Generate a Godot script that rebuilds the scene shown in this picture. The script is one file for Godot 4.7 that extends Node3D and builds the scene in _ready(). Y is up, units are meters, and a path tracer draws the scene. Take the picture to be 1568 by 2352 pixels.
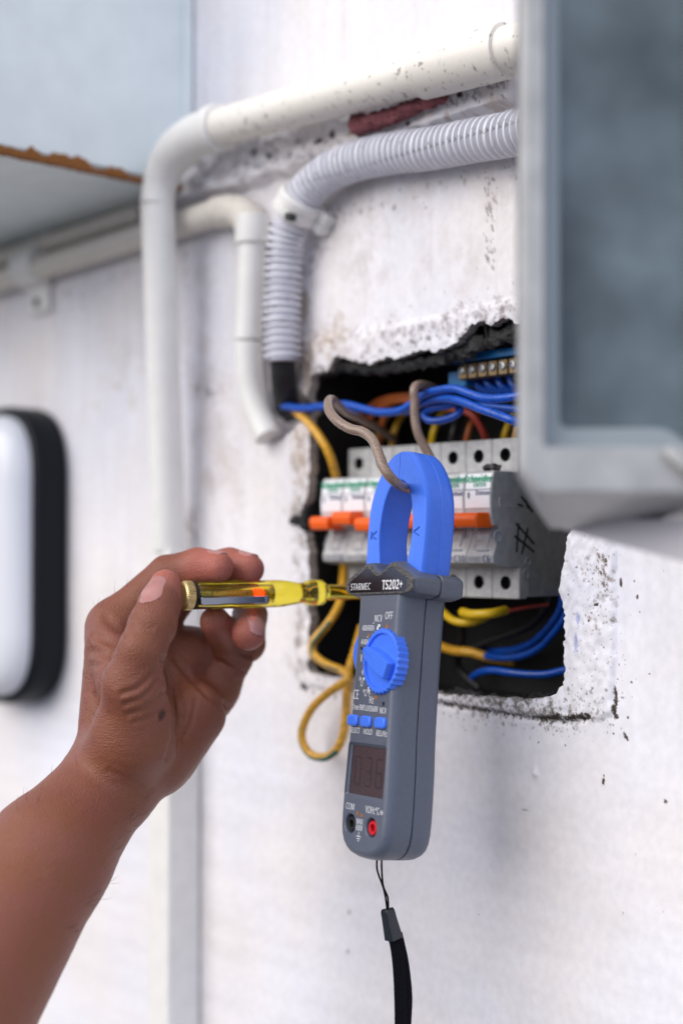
extends Node3D
# An electrician's hand with a yellow voltage tester, a clamp meter hung on a cable in front of an open breaker box in a white wall.

# ---------------------------------------------------------------- measured camera (pixels of a 1568 x 2352 picture, metres)
const FL := 3260.0
const CX := 784.0
const CY := 1176.0
const HY := 1245.0
const EYE := Vector3(0, 1.5, 0)
var cam_u: Vector3
var cam_f: Vector3
var wallT: Transform3D      # x along the wall to the right, y up, z out of the wall
var meterT: Transform3D     # x across the meter's face, y up its body, z out of its face
var M := {}                 # materials
var rng := RandomNumberGenerator.new()

func ray(x: float, y: float) -> Vector3:
	return Vector3.RIGHT * ((x - CX) / FL) - cam_u * ((y - CY) / FL) + cam_f
func P(x: float, y: float, d: float) -> Vector3:
	return EYE + ray(x, y) * d
func hit(x: float, y: float, o: Vector3, n: Vector3) -> Vector3:
	var r := ray(x, y)
	return EYE + r * ((o - EYE).dot(n) / r.dot(n))
func W(x: float, y: float, off := 0.0) -> Vector3:      # a point off metres in front of the wall, in the wall's own axes
	var n := wallT.basis.z
	return wallT.affine_inverse() * hit(x, y, wallT.origin + n * off, n)
func WM(x: float, y: float) -> Vector2:                 # the same in millimetres, flat
	var p := W(x, y) * 1000.0
	return Vector2(p.x, p.y)

# ---------------------------------------------------------------- mesh building
class B:
	var v := PackedVector3Array()
	func tri(a: Vector3, b: Vector3, c: Vector3) -> void:
		v.append(a); v.append(b); v.append(c)
	func quad(a: Vector3, b: Vector3, c: Vector3, d: Vector3) -> void:
		tri(a, b, c); tri(a, c, d)
	static func inset(poly: PackedVector2Array, d: float) -> PackedVector2Array:
		var r := PackedVector2Array()
		var n := poly.size()
		for i in n:
			var p := poly[i]
			var e0 := (p - poly[(i + n - 1) % n]).normalized()
			var e1 := (poly[(i + 1) % n] - p).normalized()
			var m := Vector2(-e0.y - e1.y, e0.x + e1.x)
			var l := m.length()
			m = m / l if l > 0.001 else Vector2(-e0.y, e0.x)
			var c := maxf(0.45, m.dot(Vector2(-e0.y, e0.x)))
			r.append(p + m * (d / c))
		return r
	func cap(poly: PackedVector2Array, z: float, up: bool, T: Transform3D) -> void:
		var big := PackedVector2Array()      # in millimetres, for the triangulator's tolerance
		for p in poly: big.append(p * 1000.0)
		var ix := Geometry2D.triangulate_polygon(big)
		if ix.is_empty():       # a crossing outline: fan round its middle
			var mid := Vector2.ZERO
			for p in poly: mid += p / poly.size()
			for k in poly.size():
				var p0 := poly[k]; var p1 := poly[(k + 1) % poly.size()]
				if not up: tri(T * Vector3(mid.x, mid.y, z), T * Vector3(p0.x, p0.y, z), T * Vector3(p1.x, p1.y, z))
				else: tri(T * Vector3(mid.x, mid.y, z), T * Vector3(p1.x, p1.y, z), T * Vector3(p0.x, p0.y, z))
		for k in range(0, ix.size(), 3):
			var a := poly[ix[k]]; var b := poly[ix[k + 1]]; var c := poly[ix[k + 2]]
			var ccw := (b - a).cross(c - a) > 0.0
			if ccw == up:
				var t := b; b = c; c = t
			tri(T * Vector3(a.x, a.y, z), T * Vector3(b.x, b.y, z), T * Vector3(c.x, c.y, z))
	func cap_holes(poly: PackedVector2Array, holes: Array, z: float, up: bool, T: Transform3D) -> void:
		var cuts := [-10000.0, 10000.0]
		var big := PackedVector2Array()
		for p in poly: big.append(p * 1000.0)
		var bigs := []
		for h in holes:
			var s := Vector2.ZERO
			var hb := PackedVector2Array()
			for p in h:
				s += p
				hb.append(p * 1000.0)
			bigs.append(hb)
			cuts.append(s.x * 1000.0 / h.size())
		cuts.sort()
		for i in cuts.size() - 1:
			if cuts[i + 1] - cuts[i] < 1e-7: continue
			var strip := PackedVector2Array([Vector2(cuts[i], -10000), Vector2(cuts[i + 1], -10000), Vector2(cuts[i + 1], 10000), Vector2(cuts[i], 10000)])
			var parts: Array = Geometry2D.intersect_polygons(big, strip)
			for h in bigs:
				var next := []
				for q in parts: next.append_array(Geometry2D.clip_polygons(q, h))
				parts = next
			for q in parts:
				var small := PackedVector2Array()
				for p in q: small.append(p * 0.001)
				cap(small, z, up, T)
	# poly counter-clockwise seen from +z; prof = [inset, z] from back to front
	func slab(poly: PackedVector2Array, prof: Array, T := Transform3D(), back := true, front := true, holes := []) -> void:
		var area := 0.0
		for i in poly.size(): area += poly[i].cross(poly[(i + 1) % poly.size()])
		if area < 0.0:
			poly = poly.duplicate()
			poly.reverse()
		var rings := []
		for k in prof: rings.append(inset(poly, k[0]))
		var n := poly.size()
		for k in prof.size() - 1:
			var z0: float = prof[k][1]; var z1: float = prof[k + 1][1]
			var r0: PackedVector2Array = rings[k]; var r1: PackedVector2Array = rings[k + 1]
			for i in n:
				var j := (i + 1) % n
				var a := T * Vector3(r0[i].x, r0[i].y, z0); var b := T * Vector3(r0[j].x, r0[j].y, z0)
				var c := T * Vector3(r1[j].x, r1[j].y, z1); var d := T * Vector3(r1[i].x, r1[i].y, z1)
				quad(a, d, c, b)
		if back: cap(rings[0], prof[0][1], false, T)
		if front:
			if holes: cap_holes(rings[-1], holes, prof[-1][1], true, T)
			else: cap(rings[-1], prof[-1][1], true, T)
	# walls of a pit: poly counter-clockwise seen from +z, from z0 (rim) down; prof = [inset, z]
	func pit(poly: PackedVector2Array, prof: Array, T := Transform3D(), floor := true) -> void:
		var rings := []
		for k in prof: rings.append(inset(poly, k[0]))
		var n := poly.size()
		for k in prof.size() - 1:
			var r0: PackedVector2Array = rings[k]; var r1: PackedVector2Array = rings[k + 1]
			for i in n:
				var j := (i + 1) % n
				quad(T * Vector3(r0[i].x, r0[i].y, prof[k][1]), T * Vector3(r1[i].x, r1[i].y, prof[k + 1][1]), T * Vector3(r1[j].x, r1[j].y, prof[k + 1][1]), T * Vector3(r0[j].x, r0[j].y, prof[k][1]))
		if floor: cap(rings[-1], prof[-1][1], true, T)
	func box(c: Vector3, s: Vector3, T := Transform3D(), bev := 0.0) -> void:
		var h := s * 0.5
		var q := PackedVector2Array([Vector2(-h.x, -h.y), Vector2(h.x, -h.y), Vector2(h.x, h.y), Vector2(-h.x, h.y)])
		if bev > 0.0:
			q = B.round_poly(q, bev, 3)
			slab(q, [[bev * 0.7, -h.z], [0, -h.z + bev * 0.7], [0, h.z - bev * 0.7], [bev * 0.7, h.z]], T * Transform3D(Basis(), c))
		else:
			slab(q, [[0, -h.z], [0, h.z]], T * Transform3D(Basis(), c))
	static func round_poly(q: PackedVector2Array, r: float, seg := 4) -> PackedVector2Array:
		var o := PackedVector2Array()
		var n := q.size()
		for i in n:
			var p := q[i]
			var a := q[(i + n - 1) % n] - p
			var b := q[(i + 1) % n] - p
			var rr := minf(r, minf(a.length(), b.length()) * 0.48)
			var pa := p + a.normalized() * rr
			var pb := p + b.normalized() * rr
			for k in seg + 1:
				var t := float(k) / seg
				o.append(pa.lerp(p, t).lerp(p.lerp(pb, t), t))
		return o
	static func circle(c: Vector2, r: float, n := 24) -> PackedVector2Array:
		var o := PackedVector2Array()
		for i in n: o.append(c + Vector2.from_angle(TAU * i / n) * r)
		return o
	static func path(pts: Array, per := 6) -> PackedVector3Array:
		var o := PackedVector3Array()
		var n := pts.size()
		for i in n - 1:
			var p0: Vector3 = pts[maxi(i - 1, 0)]; var p1: Vector3 = pts[i]; var p2: Vector3 = pts[i + 1]; var p3: Vector3 = pts[mini(i + 2, n - 1)]
			for k in per: o.append(p1.cubic_interpolate(p2, p0, p3, float(k) / per))
		o.append(pts[n - 1])
		return o
	func tube(pts: PackedVector3Array, rad, seg := 14, caps := true, flat := 1.0, side := Vector3.ZERO) -> void:
		var n := pts.size()
		var t := (pts[1] - pts[0]).normalized()
		var nn := side if side != Vector3.ZERO else (t.cross(Vector3.UP) if absf(t.y) < 0.9 else t.cross(Vector3.RIGHT))
		nn = (nn - t * nn.dot(t)).normalized()
		var rings := []
		for k in n:
			var tk := (pts[mini(k + 1, n - 1)] - pts[maxi(k - 1, 0)]).normalized()
			nn = (nn - tk * nn.dot(tk)).normalized()
			var bb := tk.cross(nn)
			var r: float = rad if rad is float else rad[k]
			var ring := PackedVector3Array()
			for i in seg:
				var a := TAU * i / seg
				ring.append(pts[k] + nn * (cos(a) * r) + bb * (sin(a) * r * flat))
			rings.append(ring)
		for k in n - 1:
			for i in seg:
				var j := (i + 1) % seg
				quad(rings[k][i], rings[k + 1][i], rings[k + 1][j], rings[k][j])
		if caps:
			for i in seg:
				var j := (i + 1) % seg
				tri(pts[0], rings[0][i], rings[0][j])
				tri(pts[n - 1], rings[n - 1][j], rings[n - 1][i])
	# prof = [x along the axis, radius]; the axis is T's x
	func lathe(prof: Array, seg: int, T: Transform3D, caps := true) -> void:
		for k in prof.size() - 1:
			for i in seg:
				var a0 := TAU * i / seg; var a1 := TAU * (i + 1) / seg
				var p := [Vector3(prof[k][0], cos(a0) * prof[k][1], sin(a0) * prof[k][1]), Vector3(prof[k + 1][0], cos(a0) * prof[k + 1][1], sin(a0) * prof[k + 1][1]),
					Vector3(prof[k + 1][0], cos(a1) * prof[k + 1][1], sin(a1) * prof[k + 1][1]), Vector3(prof[k][0], cos(a1) * prof[k][1], sin(a1) * prof[k][1])]
				if prof[k + 1][1] > 1e-6: tri(T * p[0], T * p[1], T * p[2])
				if prof[k][1] > 1e-6: tri(T * p[0], T * p[2], T * p[3])
		if caps:
			for e in [0, prof.size() - 1]:
				if prof[e][1] < 1e-6: continue
				for i in seg:
					var a0 := TAU * i / seg; var a1 := TAU * (i + 1) / seg
					var c := T * Vector3(prof[e][0], 0, 0)
					var p0 := T * Vector3(prof[e][0], cos(a0) * prof[e][1], sin(a0) * prof[e][1])
					var p1 := T * Vector3(prof[e][0], cos(a1) * prof[e][1], sin(a1) * prof[e][1])
					if e == 0: tri(c, p0, p1)
					else: tri(c, p1, p0)
	func jitter(amount: float, freq: float, seed_: int) -> void:
		var nz := FastNoiseLite.new(); nz.seed = seed_; nz.frequency = freq
		for i in v.size():
			var p := v[i] * 1000.0
			v[i] += Vector3(nz.get_noise_3dv(p), nz.get_noise_3dv(p + Vector3(97, 31, 5)), nz.get_noise_3dv(p + Vector3(11, 71, 53))) * amount
	func mesh(angle := 38.0) -> ArrayMesh:
		var nf := v.size() / 3
		var fn := PackedVector3Array(); fn.resize(nf)
		var keys := []; keys.resize(v.size())
		var at := {}
		for f in nf:
			var n := (v[f * 3 + 2] - v[f * 3]).cross(v[f * 3 + 1] - v[f * 3])
			fn[f] = n
			for c in 3:
				var p := v[f * 3 + c]
				var key := Vector3i(roundi(p.x * 2e5), roundi(p.y * 2e5), roundi(p.z * 2e5))
				keys[f * 3 + c] = key
				if at.has(key): at[key].append(f)
				else: at[key] = [f]
		var co := cos(deg_to_rad(angle))
		var nm := PackedVector3Array(); nm.resize(v.size())
		for f in nf:
			var n0 := fn[f].normalized()
			for c in 3:
				var s := Vector3.ZERO
				for g in at[keys[f * 3 + c]]:
					if fn[g].normalized().dot(n0) > co: s += fn[g]
				nm[f * 3 + c] = s.normalized() if s.length_squared() > 1e-20 else n0
		var arr := []; arr.resize(Mesh.ARRAY_MAX)
		arr[Mesh.ARRAY_VERTEX] = v
		arr[Mesh.ARRAY_NORMAL] = nm
		var m := ArrayMesh.new()
		m.add_surface_from_arrays(Mesh.PRIMITIVE_TRIANGLES, arr)
		return m

# ---------------------------------------------------------------- nodes
var used := {}
func numbered(called: String) -> String:
	if not used.has(called):
		used[called] = 0
		return called
	used[called] += 1
	return "%s_%03d" % [called, used[called]]
func thing(called: String, label: String, category: String, T: Transform3D, base := Vector3.ZERO, group := "") -> Node3D:
	var o := Node3D.new()
	o.name = numbered(called)
	o.transform = T * Transform3D(Basis(), base)
	o.set_meta("label", label)
	o.set_meta("category", category)
	if group: o.set_meta("group", group)
	o.set_meta("base", base)
	add_child(o)
	return o
func part(called: String, m: Mesh, material: Material, parent: Node3D, sub := false) -> MeshInstance3D:
	var o := MeshInstance3D.new()
	o.name = called
	o.mesh = m
	o.material_override = material
	if not sub and parent.has_meta("base"): o.position = -(parent.get_meta("base") as Vector3)
	parent.add_child(o, true)
	return o
func text(called: String, words: String, size: float, at: Vector3, basis: Basis, material: Material, parent: Node3D, wide := 1.0, font: Font = null, sub := false) -> MeshInstance3D:
	var t := TextMesh.new()
	t.text = words
	t.font = font if font else sans
	t.font_size = 32
	t.pixel_size = size / 32.0 * 1.38
	t.depth = 0.00012
	t.curve_step = 3.0
	var o := part(called, t, material, parent, sub)
	var off: Vector3 = o.position
	o.transform = Transform3D(basis * Basis.from_scale(Vector3(wide, 1, 1)), at + off)
	return o
var sans: SystemFont
var sans_bold: SystemFont

# ---------------------------------------------------------------- textures and materials
func grey_noise(seed_: int, freq: float, lo: float, hi: float, type := FastNoiseLite.TYPE_SIMPLEX_SMOOTH, oct := 4, size := 512) -> ImageTexture:
	var n := FastNoiseLite.new()
	n.seed = seed_; n.frequency = freq; n.noise_type = type; n.fractal_octaves = oct
	if type == FastNoiseLite.TYPE_CELLULAR: n.cellular_return_type = FastNoiseLite.RETURN_DISTANCE
	var im := n.get_seamless_image(size, size)
	im.convert(Image.FORMAT_L8)
	var d := im.get_data()
	for i in d.size(): d[i] = int(255.0 * (lo + (hi - lo) * d[i] / 255.0))
	return ImageTexture.create_from_image(Image.create_from_data(size, size, false, Image.FORMAT_L8, d))
func speckled(seed_: int, freq: float, from: float, to: float, dark: float) -> ImageTexture:   # mostly 1 with grainy darker spots
	var n := FastNoiseLite.new()
	n.seed = seed_; n.frequency = freq; n.fractal_octaves = 4
	var im := n.get_seamless_image(512, 512)
	im.convert(Image.FORMAT_L8)
	var d := im.get_data()
	for i in d.size(): d[i] = int(255.0 * (1.0 - (1.0 - dark) * smoothstep(from, to, d[i] / 255.0)))
	return ImageTexture.create_from_image(Image.create_from_data(512, 512, false, Image.FORMAT_L8, d))
var T_fine: ImageTexture
var T_mid: ImageTexture
var T_cell: ImageTexture
var T_spot: ImageTexture
var T_dirt: ImageTexture
var T_soft: ImageTexture
var T_pvc: ImageTexture
func mat(called: String, c: Color, rough: float, o := {}) -> StandardMaterial3D:
	var m := StandardMaterial3D.new()
	m.resource_name = called
	m.albedo_color = Color(c.r, c.g, c.b).linear_to_srgb()
	m.roughness = rough
	m.metallic = o.get("metal", 0.0)
	m.metallic_specular = o.get("spec", 0.5)
	m.uv1_triplanar = true
	var s: float = o.get("scale", 12.0)
	m.uv1_scale = Vector3(s, s, s)
	if o.has("tex"): m.albedo_texture = o.tex
	if o.has("bump"):
		m.heightmap_enabled = true
		m.heightmap_texture = o.bump
		m.heightmap_scale = o.get("high", 0.02)
	if o.has("rt"):
		m.roughness_texture = o.rt
	if o.has("coat"):
		m.clearcoat_enabled = true
		m.clearcoat = o.coat
		m.clearcoat_roughness = 0.15
	M[called] = m
	return m

func make_materials() -> void:
	sans = SystemFont.new(); sans.font_names = PackedStringArray(["Droid Sans"])
	sans_bold = SystemFont.new(); sans_bold.font_names = PackedStringArray(["Droid Sans"]); sans_bold.font_weight = 700
	T_fine = grey_noise(3, 0.06, 0.0, 1.0)
	T_mid = grey_noise(5, 0.012, 0.86, 1.0)
	T_cell = grey_noise(8, 0.07, 0.0, 1.0, FastNoiseLite.TYPE_CELLULAR, 1)
	T_spot = speckled(9, 0.035, 0.62, 0.72, 0.55)
	T_dirt = speckled(21, 0.02, 0.52, 0.82, 0.80)
	T_pvc = speckled(22, 0.035, 0.70, 0.82, 0.62)
	T_soft = grey_noise(6, 0.015, 0.955, 1.0)
	mat("pvc", Color(0.84, 0.80, 0.74), 0.38, {tex = T_pvc, scale = 9.0, bump = T_fine, high = 0.006})
	mat("pvc_clean", Color(0.86, 0.845, 0.82), 0.4, {tex = T_soft, scale = 7.0, bump = T_fine, high = 0.004})
	mat("pvc_old", Color(0.74, 0.69, 0.62), 0.5, {tex = T_pvc, scale = 14.0, bump = T_fine, high = 0.01})
	mat("hose", Color(0.76, 0.76, 0.82), 0.45, {tex = T_pvc, scale = 8.0})
	mat("black_rubber", Color(0.012, 0.012, 0.014), 0.5, {bump = T_fine, high = 0.01})
	mat("black_gap", Color(0.004, 0.004, 0.004), 0.9)
	mat("box_black", Color(0.011, 0.011, 0.012), 0.62, {bump = T_fine, high = 0.05, scale = 20.0})
	mat("tar", Color(0.02, 0.02, 0.021), 0.55, {bump = T_fine, high = 0.14, scale = 25.0})
	mat("plaster_rim", Color(0.52, 0.47, 0.42), 0.95, {tex = T_spot, bump = T_fine, high = 0.12, scale = 22.0})
	mat("wall_plain", Color(0.78, 0.765, 0.755), 0.8, {tex = T_mid, bump = T_fine, high = 0.02, scale = 6.0})
	mat("cabinet", Color(0.78, 0.85, 0.86), 0.55, {tex = T_soft, scale = 4.0, bump = T_mid, high = 0.05})
	mat("rust", Color(0.36, 0.135, 0.025), 0.9, {tex = T_spot, scale = 30.0, bump = T_fine, high = 0.15})
	mat("maroon", Color(0.27, 0.085, 0.10), 0.85, {bump = T_fine, high = 0.15, scale = 25.0, tex = T_spot})
	mat("lamp_black", Color(0.006, 0.008, 0.012), 0.45, {spec = 0.3})
	mat("diffuser", Color(0.72, 0.74, 0.80), 0.25)
	mat("breaker", Color(0.60, 0.60, 0.60), 0.42, {tex = T_mid, scale = 30.0, bump = T_fine, high = 0.004})
	mat("breaker_shaded", Color(0.47, 0.47, 0.48), 0.5, {tex = T_mid, scale = 25.0, bump = T_fine, high = 0.006})
	mat("label_white", Color(0.80, 0.80, 0.84), 0.35)
	mat("orange", Color(0.93, 0.13, 0.010), 0.32)
	mat("print_green", Color(0.0, 0.33, 0.17), 0.5)
	mat("print_grey", Color(0.35, 0.37, 0.42), 0.5)
	mat("print_navy", Color(0.05, 0.07, 0.18), 0.5)
	mat("marker", Color(0.008, 0.010, 0.012), 0.6)
	mat("steel_dark", Color(0.05, 0.055, 0.055), 0.5, {metal = 0.6})
	mat("hole_shade", Color(0.02, 0.022, 0.024), 0.55)  # shade of the terminal holes put into screw and well colour
	mat("zinc", Color(0.42, 0.43, 0.45), 0.45, {metal = 0.8, tex = T_dirt, scale = 20.0})
	mat("brass", Color(0.62, 0.46, 0.22), 0.32, {metal = 1.0, tex = T_dirt, scale = 60.0})
	mat("wire_blue", Color(0.006, 0.085, 0.50), 0.3, {tex = T_spot, scale = 30.0})
	mat("brass_old", Color(0.26, 0.19, 0.11), 0.5, {metal = 0.9, tex = T_spot, scale = 90.0})
	mat("bar_blue", Color(0.0, 0.13, 0.34), 0.35)
	mat("wire_brown", Color(0.29, 0.205, 0.16), 0.15, {tex = T_spot, scale = 60.0, bump = T_fine, high = 0.012})
	mat("wire_yellow", Color(0.82, 0.43, 0.04), 0.33, {tex = T_spot, scale = 28.0})
	mat("wire_lemon", Color(0.72, 0.46, 0.01), 0.35)
	mat("wire_orange", Color(0.36, 0.09, 0.02), 0.45)
	mat("wire_red", Color(0.35, 0.035, 0.02), 0.4)
	mat("wire_green", Color(0.004, 0.10, 0.075), 0.4)
	mat("wire_black", Color(0.012, 0.012, 0.013), 0.45)
	mat("lid", Color(0.50, 0.50, 0.50), 0.35, {tex = T_mid, scale = 8.0})
	mat("lid_lip", Color(0.30, 0.34, 0.36), 0.4)
	mat("lid_flange", Color(0.48, 0.46, 0.50), 0.4)
	mat("meter_grey", Color(0.105, 0.122, 0.168), 0.36, {tex = T_soft, scale = 40.0, bump = T_fine, high = 0.011})
	mat("meter_worn", Color(0.15, 0.145, 0.145), 0.6, {tex = speckled(33, 0.03, 0.42, 0.58, 0.25), scale = 60.0, bump = T_fine, high = 0.03})
	mat("meter_blue", Color(0.065, 0.20, 0.90), 0.30, {spec = 0.4, tex = T_soft, scale = 30.0, bump = T_fine, high = 0.002})
	mat("meter_panel", Color(0.012, 0.011, 0.014), 0.18)
	mat("print_white", Color(0.66, 0.66, 0.69), 0.5)
	mat("print_orange", Color(0.33, 0.13, 0.03), 0.6)
	mat("lcd", Color(0.13, 0.095, 0.115), 0.3, {tex = T_dirt, scale = 70.0})
	mat("lcd_ink", Color(0.072, 0.056, 0.074), 0.35)
	mat("jack_red", Color(0.62, 0.012, 0.02), 0.28)
	mat("strap", Color(0.006, 0.006, 0.009), 0.85, {spec = 0.2, bump = T_cell, high = 0.06, scale = 45.0})
	mat("lock_black", Color(0.012, 0.017, 0.025), 0.25)
	mat("chrome", Color(0.30, 0.33, 0.40), 0.18, {metal = 1.0})
	mat("ground", Color(0.10, 0.10, 0.104), 0.9, {tex = T_mid, scale = 0.9, bump = T_fine, high = 0.3})
	mat("nail", Color(0.44, 0.20, 0.18), 0.26)
	var y := mat("yellow_plastic", Color(0.96, 0.80, 0.07), 0.06)
	y.albedo_color.a = 0.04
	y.refraction_enabled = true
	y.refraction_scale = 0.045
	y.transparency = BaseMaterial3D.TRANSPARENCY_ALPHA
	y.uv1_triplanar = false
	var ne := mat("neon", Color(0.9, 0.15, 0.03), 0.3)
	ne.emission_enabled = true
	ne.emission = Color(1.0, 0.22, 0.05)
	ne.emission_energy_multiplier = 1.6
	var pane := mat("pane", Color(0.205, 0.270, 0.295), 0.3, {tex = grey_noise(61, 0.006, 0.55, 1.0), scale = 4.0})
	pane.transparency = BaseMaterial3D.TRANSPARENCY_ALPHA
	pane.albedo_color.a = 0.91
	var sk := mat("skin", Color(1, 1, 1), 0.45, {spec = 0.38, bump = T_cell, high = 0.032, scale = 38.0})
	sk.vertex_color_use_as_albedo = true
	sk.albedo_texture = grey_noise(41, 0.09, 0.66, 1.0)

# ---------------------------------------------------------------- the wall
const U0 := -470.0
const U1 := 190.0
const V0 := -380.0
const V1 := 420.0
var n_low := FastNoiseLite.new()
var n_mid := FastNoiseLite.new()
var n_fin := FastNoiseLite.new()
var hole := PackedVector2Array()      # millimetres on the wall
var hole_box: Rect2
var band := PackedVector2Array()
var patch := PackedVector2Array()
var crack := PackedVector2Array()
var slot := PackedVector2Array()

func seg_dist(p: Vector2, poly: PackedVector2Array, closed: bool) -> float:
	var best := 1e9
	var n := poly.size()
	for i in (n if closed else n - 1):
		var a := poly[i]
		var ab := poly[(i + 1) % n] - a
		var t := clampf((p - a).dot(ab) / ab.length_squared(), 0.0, 1.0)
		best = minf(best, (p - a - ab * t).length_squared())
	return sqrt(best)
func poly_sd(p: Vector2, poly: PackedVector2Array) -> float:     # negative inside
	var d := seg_dist(p, poly, true)
	return -d if Geometry2D.is_point_in_polygon(p, poly) else d
func bounds(poly: PackedVector2Array, grow: float) -> Rect2:
	var r := Rect2(poly[0], Vector2.ZERO)
	for p in poly: r = r.expand(p)
	return r.grow(grow)
func pts2(a: Array) -> PackedVector2Array:
	var o := PackedVector2Array()
	for i in range(0, a.size(), 2): o.append(WM(a[i], a[i + 1]))
	return o

func wall_shapes() -> void:
	n_low.seed = 2; n_low.frequency = 0.012; n_low.fractal_octaves = 3
	n_mid.seed = 7; n_mid.frequency = 0.075; n_mid.fractal_octaves = 3
	n_fin.seed = 11; n_fin.frequency = 0.33; n_fin.fractal_octaves = 2
	hole = pts2([717, 866, 735, 856, 758, 850, 765, 826, 780, 818, 813, 829, 850, 836, 880, 826, 893, 815, 914, 827, 942, 810, 969, 803, 1001, 808, 1033, 797, 1061, 778, 1076, 757, 1090, 742, 1107, 737, 1122, 743, 1131, 752, 1140, 738, 1156, 731, 1172, 735, 1184, 746, 1240, 728, 1322, 712,
		1330, 900, 1326, 1100, 1322, 1200, 1311, 1226, 1301, 1240, 1299, 1280, 1293, 1317, 1289, 1347, 1291, 1374, 1296, 1400, 1300, 1449, 1299, 1479, 1297, 1505, 1299, 1542, 1293, 1576, 1278, 1597, 1242, 1603, 1212, 1609, 1167, 1606, 1092, 1600, 1017, 1595, 930, 1580, 803, 1557, 735, 1549, 714, 1545,
		711, 1521, 713, 1396, 715, 1314, 711, 1260, 700, 1223, 690, 1205, 690, 1185, 701, 1154, 710, 1131, 714, 1040, 712, 994, 707, 920])
	hole_box = bounds(hole, 12.0)
	band = pts2([398, 482, 491, 453, 582, 431, 639, 410, 720, 385, 800, 360, 900, 330, 1000, 300, 1195, 240, 1195, 110, 960, 190, 640, 283, 420, 350, 398, 380])
	patch = pts2([690, 780, 900, 750, 1180, 690, 1330, 660, 1410, 660, 1412, 900, 1410, 1200, 1412, 1500, 1405, 1640, 1340, 1660, 1180, 1642, 1017, 1619, 860, 1600, 690, 1570, 672, 1400, 676, 1100])
	crack = pts2([1000, 1614, 1060, 1624, 1120, 1634, 1180, 1643, 1240, 1650, 1290, 1657, 1325, 1658, 1345, 1653, 1354, 1646])
	slot = pts2([622, 905, 690, 905, 712, 930, 700, 962, 668, 985, 640, 1010, 612, 1018, 606, 1004, 640, 960])
	drop = WM(1229, 1777)
	band_box = bounds(band, 8.0); patch_box = bounds(patch, 8.0); crack_box = bounds(crack, 6.0); slot_box = bounds(slot, 8.0)
var band_box: Rect2
var drop: Vector2
var patch_box: Rect2
var crack_box: Rect2
var slot_box: Rect2
func solid(p: Vector2) -> float:       # > 0 on the wall, < 0 in the hole
	if not hole_box.has_point(p): return 12.0
	return poly_sd(p, hole) + n_mid.get_noise_2dv(p * 2.2) * 1.5 + n_fin.get_noise_2dv(p) * 0.7
func height(p: Vector2) -> float:      # millimetres
	var h := n_low.get_noise_2dv(p) * 0.45 + n_mid.get_noise_2dv(p) * 0.12
	if patch_box.has_point(p):
		var d := poly_sd(p, patch) + n_mid.get_noise_2dv(p + Vector2(300, 0)) * 1.6
		var k := smoothstep(0.9, -0.9, d)
		var ridge := 1.0 - absf(n_mid.get_noise_2dv(p * Vector2(1.1, 0.55) + Vector2(40, 9))) * 2.2
		h += k * (1.3 + n_mid.get_noise_2dv(p * 1.4) * 0.75 + n_fin.get_noise_2dv(p * 0.6) * 0.34 + maxf(0.0, ridge) * 0.6)
		if hole_box.has_point(p):
			var e := poly_sd(p, hole)
			if e < 6.0 and e > -2.0: h += (n_fin.get_noise_2dv(p * 0.8) * 0.6 - 0.6) * (1.0 - maxf(e, 0.0) / 6.0)
	if crack_box.has_point(p):
		var c := seg_dist(p, crack, false) + n_fin.get_noise_2dv(p) * 0.5
		h -= 2.4 * smoothstep(1.5, 0.2, c)
	if band_box.has_point(p):
		var d := poly_sd(p, band) + n_mid.get_noise_2dv(p * 0.8) * 1.3
		var k := smoothstep(0.6, -1.6, d)
		var lump := n_mid.get_noise_2dv(p * Vector2(0.75, 1.2) + Vector2(77, 5))
		var rough := smoothstep(-5.0, -60.0, p.x)
		h += k * (8.0 + lump * (0.8 + 3.4 * rough) + n_fin.get_noise_2dv(p) * (0.15 + 0.5 * rough))
	var dq := p - drop
	if absf(dq.x) < 4.0 and dq.y > -4.0 and dq.y < 9.0:       # a run of paint that set before it fell
		h += 1.5 * exp(-dq.length_squared() / 1.6) + 0.6 * exp(-dq.x * dq.x / 0.9) * smoothstep(8.0, 0.0, dq.y) * smoothstep(-1.0, 0.5, dq.y)
	if slot_box.has_point(p):
		h -= 11.0 * smoothstep(1.6, -1.6, poly_sd(p, slot) + n_mid.get_noise_2dv(p * 2.0) * 1.5)
	return h

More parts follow.
